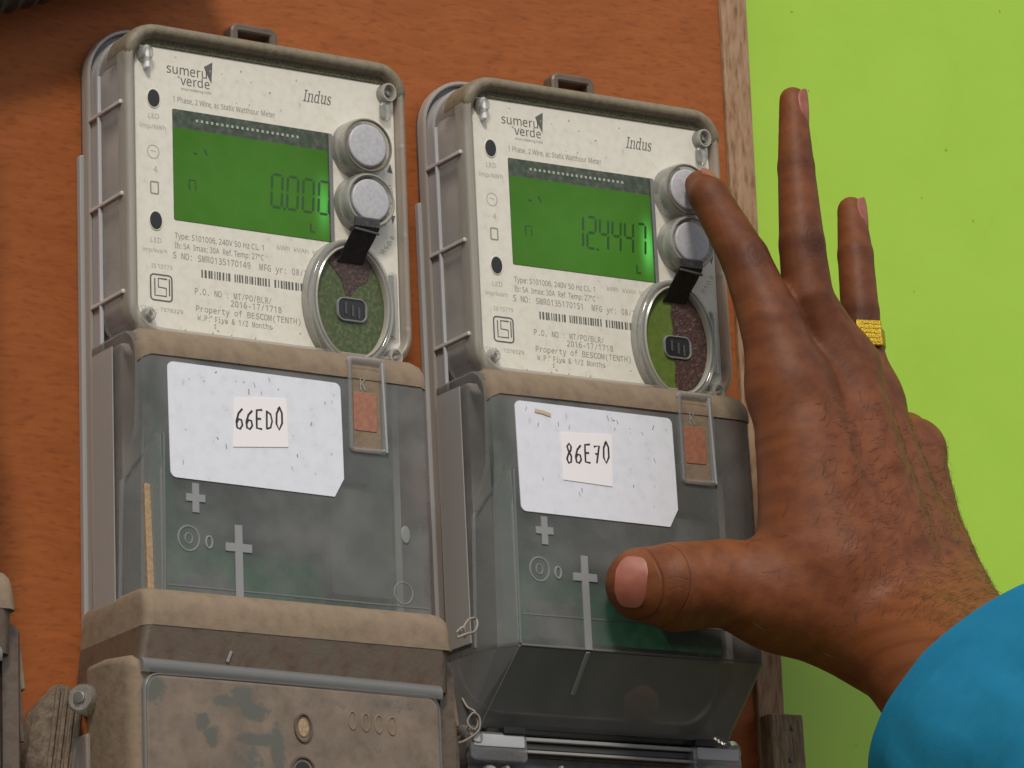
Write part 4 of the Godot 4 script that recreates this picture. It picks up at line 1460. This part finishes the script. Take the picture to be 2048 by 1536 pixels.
func stroke(im: PackedFloat32Array, n: int, path: Array, width: float, depth: float) -> void:
	# lowers the relief along a path given in x, y
	var k := n / 280.0
	for s in path.size() - 1:
		var a := Vector2((path[s][0] - 10.0) * k, (130.0 - path[s][1]) * k)
		var b := Vector2((path[s + 1][0] - 10.0) * k, (130.0 - path[s + 1][1]) * k)
		var w := width * k
		var x0 := int(minf(a.x, b.x) - 2.5 * w)
		var x1 := int(maxf(a.x, b.x) + 2.5 * w)
		var y0 := int(minf(a.y, b.y) - 2.5 * w)
		var y1 := int(maxf(a.y, b.y) + 2.5 * w)
		for y in range(maxi(y0, 0), mini(y1 + 1, n)):
			for x in range(maxi(x0, 0), mini(x1 + 1, n)):
				var p := Vector2(x, y)
				var q := Geometry2D.get_closest_point_to_segment(p, a, b)
				var e := depth * exp(-p.distance_squared_to(q) / (w * w))
				im[y * n + x] = minf(im[y * n + x], 0.72 - e)


func skin() -> StandardMaterial3D:
	var n := 1024
	var fine := FastNoiseLite.new()
	fine.noise_type = FastNoiseLite.TYPE_CELLULAR
	fine.cellular_return_type = FastNoiseLite.RETURN_DISTANCE2_SUB
	fine.frequency = 0.16
	fine.seed = 3
	var soft := FastNoiseLite.new()
	soft.frequency = 0.02
	soft.seed = 9
	soft.fractal_octaves = 4
	var h := PackedFloat32Array()
	h.resize(n * n)
	for y in n:
		for x in n:
			h[y * n + x] = 0.71 + 0.07 * fine.get_noise_2d(x * 0.95 + y * 0.5, y * 0.55 - x * 0.3) + 0.05 * fine.get_noise_2d(x * 0.5 - y * 0.45 + 500.0, y * 0.9 + x * 0.3) + 0.06 * soft.get_noise_2d(x, y)
	# creases of the thumb's knuckle
	stroke(h, n, [[33.7, -66], [31.8, -72], [31.5, -76.7], [32.4, -86.0], [33.6, -95.2], [35.4, -104]], 0.34, 0.44)
	stroke(h, n, [[38.2, -66], [40.2, -72], [40.9, -80], [40.6, -88], [39.2, -95], [37.6, -104]], 0.34, 0.44)
	stroke(h, n, [[36.0, -70], [35.2, -80.2], [35.9, -89.5], [36.5, -100]], 0.3, 0.22)
	stroke(h, n, [[33.4, -82], [36, -81.4], [39.8, -82.6]], 0.3, 0.22)
	stroke(h, n, [[34, -86], [37, -85], [40, -86.4]], 0.3, 0.22)
	stroke(h, n, [[29.4, -72], [28.8, -82], [29.6, -94]], 0.35, 0.22)
	stroke(h, n, [[27.4, -74], [26.6, -82], [27.2, -91]], 0.3, 0.15)
	for i in 9:
		var x := 44.0 + i * 2.6
		stroke(h, n, [[x, -66], [x + 0.7, -78], [x + 0.4, -90], [x - 1.0, -102]], 0.3, 0.14 if i % 2 else 0.10)
	# rings of creases over the finger joints
	for q in [[100.8, 54.3, 5.4, 4], [138.4, 35, 4.6, 3], [77.5, 46, 6.0, 3]]:
		for j in q[3]:
			var path := []
			var rad: float = 1.2 + j * 1.3 + 0.25 * sin(j * 2.1)
			for i in 17:
				var a := TAU * i / 16.0 + 0.3
				path.append([q[0] + cos(a) * rad * (0.85 + 0.12 * sin(3.0 * a + j)), q[1] + sin(a) * rad * (1.25 + 0.15 * cos(2.0 * a + 2.0 * j))])
			stroke(h, n, path, 0.3, 0.24)
		for j in 5:
			var y: float = q[1] - 8.0 + j * 4.0
			stroke(h, n, [[q[0] - q[2], y - 0.5], [q[0], y + 0.4], [q[0] + q[2], y - 0.6]], 0.28, 0.16)
	var rk := RandomNumberGenerator.new()
	rk.seed = 21
	for q in [[90.0, 0.0, 10.0], [116.0, 9.0, 9.0], [139.0, 3.0, 8.0], [88.0, 24.0, 8.0], [108.0, 32.0, 7.0]]:
		for j in 9:
			var y: float = q[1] + rk.randf_range(-9, 9)
			var x0: float = q[0] + rk.randf_range(-4, 4)
			var hw: float = q[2] * rk.randf_range(0.3, 0.7)
			stroke(h, n, [[x0 - hw, y - rk.randf_range(-1.5, 2.5)], [x0, y], [x0 + hw, y - rk.randf_range(-1.0, 3.0)]], 0.3, rk.randf_range(0.08, 0.17))
	for j in 46:          # long fine lines over the thumb's base and the wrist
		var x1 := rk.randf_range(58, 130)
		var y1 := rk.randf_range(-110, -50)
		stroke(h, n, [[x1, y1], [x1 + rk.randf_range(-2, 2), y1 - rk.randf_range(4, 9)], [x1 + rk.randf_range(-3, 2), y1 - rk.randf_range(10, 18)]], 0.26, rk.randf_range(0.04, 0.10))
	for q in [[106.0, 88.0, 5.0], [146.0, 62.0, 5.0], [76.0, 74.0, 6.0]]:
		for j in 4:
			var y: float = q[1] - 3.0 + j * 2.0
			stroke(h, n, [[q[0] - q[2], y - 0.5], [q[0], y + 0.3], [q[0] + q[2], y - 0.3]], 0.28, 0.2)
	var im := Image.create(n, n, false, Image.FORMAT_L8)
	var col := Image.create(n, n, false, Image.FORMAT_RGB8)
	var pale := Color(0.168, 0.051, 0.0165)
	var deep := Color(0.122, 0.034, 0.0105)
	for y in n:
		for x in n:
			var v := h[y * n + x]
			im.set_pixel(x, y, lin(clampf(v, 0, 1)))
			var c := deep.lerp(pale, clampf(0.5 + soft.get_noise_2d(x * 1.6 + 400.0, y * 1.6), 0, 1))
			if v < 0.55:
				c = c.lerp(Color(0.06, 0.017, 0.007), clampf((0.57 - v) * 2.0, 0.0, 0.72))
			col.set_pixel(x, y, c.linear_to_srgb())
	var m := StandardMaterial3D.new()
	m.albedo_texture = ImageTexture.create_from_image(col)
	m.vertex_color_use_as_albedo = true
	m.roughness = 0.55
	m.metallic_specular = 0.33
	m.heightmap_enabled = true
	m.heightmap_texture = ImageTexture.create_from_image(im)
	m.heightmap_scale = 0.055
	return m


# a curved nail plate: centre on the skin, way towards the tip, outward normal, half width, half length
func nail(centre: Vector3, along: Vector3, out: Vector3, hw: float, hl: float, bend: float, person: Node3D) -> void:
	var t := along.normalized()
	var n := (out - t * out.dot(t)).normalized()
	var s := n.cross(t)
	var k := Shape.new()
	var nu := 12
	var nv := 10
	var top := []
	for j in nv + 1:
		var row := []
		var v := -1.0 + 2.0 * j / nv
		var wide := pow(maxf(1.0 - pow(absf(v), 3.6), 0.0), 0.42)
		wide = maxf(wide, 0.42)
		for i in nu + 1:
			var u := (-1.0 + 2.0 * i / nu) * wide
			row.append(centre + s * u * hw + t * v * hl + n * (bend * (1.0 - u * u) - 0.35 * v * v - bend * 0.55))
		top.append(row)
	for j in nv:
		for i in nu:
			k.quad(top[j][i], top[j][i + 1], top[j + 1][i + 1], top[j + 1][i])
			k.quad(top[j][i] - n * 0.9, top[j + 1][i] - n * 0.9, top[j + 1][i + 1] - n * 0.9, top[j][i + 1] - n * 0.9)
	for j in nv:
		k.quad(top[j][0], top[j + 1][0], top[j + 1][0] - n * 0.9, top[j][0] - n * 0.9)
		k.quad(top[j][nu], top[j][nu] - n * 0.9, top[j + 1][nu] - n * 0.9, top[j + 1][nu])
	for i in nu:
		k.quad(top[0][i], top[0][i] - n * 0.9, top[0][i + 1] - n * 0.9, top[0][i + 1])
		k.quad(top[nv][i], top[nv][i + 1], top[nv][i + 1] - n * 0.9, top[nv][i] - n * 0.9)
	k.settle()
	put("fingernail", k.mesh(50), M.nail, person)


func make_nails(person: Node3D) -> void:
	var tip: Array = groups[5][2]
	var a: Vector3 = tip[0]
	var d: Vector3 = tip[1]
	var out := Vector3(-0.55, -0.18, 0.82)
	var t := d.normalized()
	var n := (out - t * out.dot(t)).normalized()
	nail(a + d * 1.10 + n * 13.9, t, n, 9.4, 6.0, 3.4, person)
	# middle and third finger: nails seen from the side, facing right
	for q in [[2, 3, 5.05, 4.5, 7.8], [3, 3, 5.3, 4.6, 7.4]]:
		var b: Array = groups[q[0]][q[1]]
		var tt: Vector3 = (b[1] as Vector3).normalized()
		var o2 := Vector3(0.74, 0.1, 0.66)
		var n2 := (o2 - tt * o2.dot(tt)).normalized()
		nail((b[0] as Vector3) + (b[1] as Vector3) * 0.86 + n2 * q[2], tt, n2, q[3], q[4], 2.6, person)
	var b1: Array = groups[1][3]
	var t1: Vector3 = (b1[1] as Vector3).normalized()
	var o1 := Vector3(0.5, 0.75, 0.2)
	var n1 := (o1 - t1 * o1.dot(t1)).normalized()
	nail((b1[0] as Vector3) + (b1[1] as Vector3) * 0.75 + n1 * 6.3, t1, n1, 4.8, 6.0, 2.0, person)


func make_ring(person: Node3D) -> void:
	var b: Array = groups[3][1]
	var at: Vector3 = (b[0] as Vector3) + (b[1] as Vector3) * 0.22
	var t: Vector3 = (b[1] as Vector3).normalized()
	var out := Vector3(-0.32, 0.0, 0.95)
	var n := (out - t * out.dot(t)).normalized()
	var s := n.cross(t).normalized()
	var basis := Basis(-s, t, n)          # finger runs along y
	if basis.determinant() < 0:
		basis = Basis(s, t, n)
	var k := Shape.new()
	var rings := []
	for q in [[-3.6, 7.7], [-3.8, 8.4], [-3.0, 8.8], [3.0, 8.8], [3.8, 8.4], [3.6, 7.7]]:
		var ring := []
		for i in 40:
			var a := TAU * i / 40
			var flat := 1.0 - 0.25 * maxf(0.0, -sin(a))
			var y: float = q[0] * flat
			ring.append(Vector3(cos(a) * q[1], y, sin(a) * q[1]))
		rings.append(ring)
	k.loft(rings, false, false, true)
	k.turned(Transform3D(basis, at))
	var rg := put("ring", k.mesh(40), M.gold, person)
	var sg := slab(0, 0, 10.4, 10.8, 0.8, 6.5, 9.3, 0.6, 3)
	sg.turned(Transform3D(basis, at))
	put("signet", sg.mesh(20), M.gold, rg)
	for i in 5:
		var br := bar(Vector3(-4.0, -3.8 + i * 1.9, 9.3), Vector3(4.0, -3.8 + i * 1.9, 9.3), 0.5, 0.35)
		br.turned(Transform3D(basis, at))
		put("engraved_line", br.mesh(20), M.gold, rg)


func make_sleeve(person: Node3D) -> void:
	var cuff := Vector3(127.0, -148.6, 170)
	var ax := Vector3(-0.075, -0.66, 0.745).normalized()
	var s := ax.cross(Vector3.UP).normalized()
	var u := s.cross(ax).normalized()
	var fold := FastNoiseLite.new()
	fold.frequency = 0.016
	fold.seed = 12
	var k := Shape.new()
	var rings := []
	var n := 96
	# inner lining first, then the hem, then the outside going up the arm
	var rows := [[60.0, -4.5], [2.0, -3.2], [0.2, -1.6], [0.0, 0.0], [0.6, 1.0], [2.5, 1.2], [8.0, 0.7], [9.5, 0.1], [11.0, 0.6], [22, 1.0], [36, 1.6], [52, 2.2], [70, 3.0], [95, 4.0], [125, 5.0], [160, 6.0], [210, 8.0], [270, 10.0], [340, 12.0]]
	for q in rows:
		var ring := []
		for i in n:
			var a := TAU * i / n
			var d := Vector2(cos(a), sin(a))
			var w := fold.get_noise_3d(d.x * 40, d.y * 40, q[0] * 0.5) * minf(1.0, 0.2 + q[0] / 50.0) * 17.0
			var rad: float = 64.5 + q[1] + w
			ring.append(cuff + ax * q[0] + (s * d.x + u * d.y) * rad)
		rings.append(ring)
	k.loft(rings, false, false)
	put("sleeve", k.mesh(60), M.cloth, person)


func make_hair(person: Node3D, pts: PackedVector3Array, nn: PackedVector3Array) -> void:
	var rng := RandomNumberGenerator.new()
	rng.seed = 77
	var k := Shape.new()
	var made := 0
	var tries := 0
	while made < 1500 and tries < 90000:
		tries += 1
		var i := rng.randi_range(0, pts.size() - 1)
		var p := pts[i]
		var n := nn[i]
		if n.z < -0.1 or p.y > -12.0 or p.y < -125.0:
			continue
		if p.x < 84.0 + maxf(0.0, -p.y - 60.0) * 0.2 and rng.randf() > 0.08:
			continue
		if p.x < 60.0:
			continue
		var lie := Vector3(0.55, 0.35, 0.0) + Vector3(rng.randf_range(-0.5, 0.5), rng.randf_range(-0.5, 0.5), rng.randf_range(-0.2, 0.2))
		lie = (lie - n * lie.dot(n)).normalized()
		var len := rng.randf_range(3.5, 8.0)
		var q := p - n * 0.2
		var path := [q, q + lie * len * 0.35 + n * len * 0.10, q + lie * len * 0.7 + n * len * 0.13, q + lie * len + n * len * 0.09 + Vector3(0, rng.randf_range(-1, 1), 0)]
		k.tube(path, 0.055, 3, 0.02)
		made += 1
	put("body_hair", k.mesh(60), M.hair, person).set_meta("kind", "stuff")
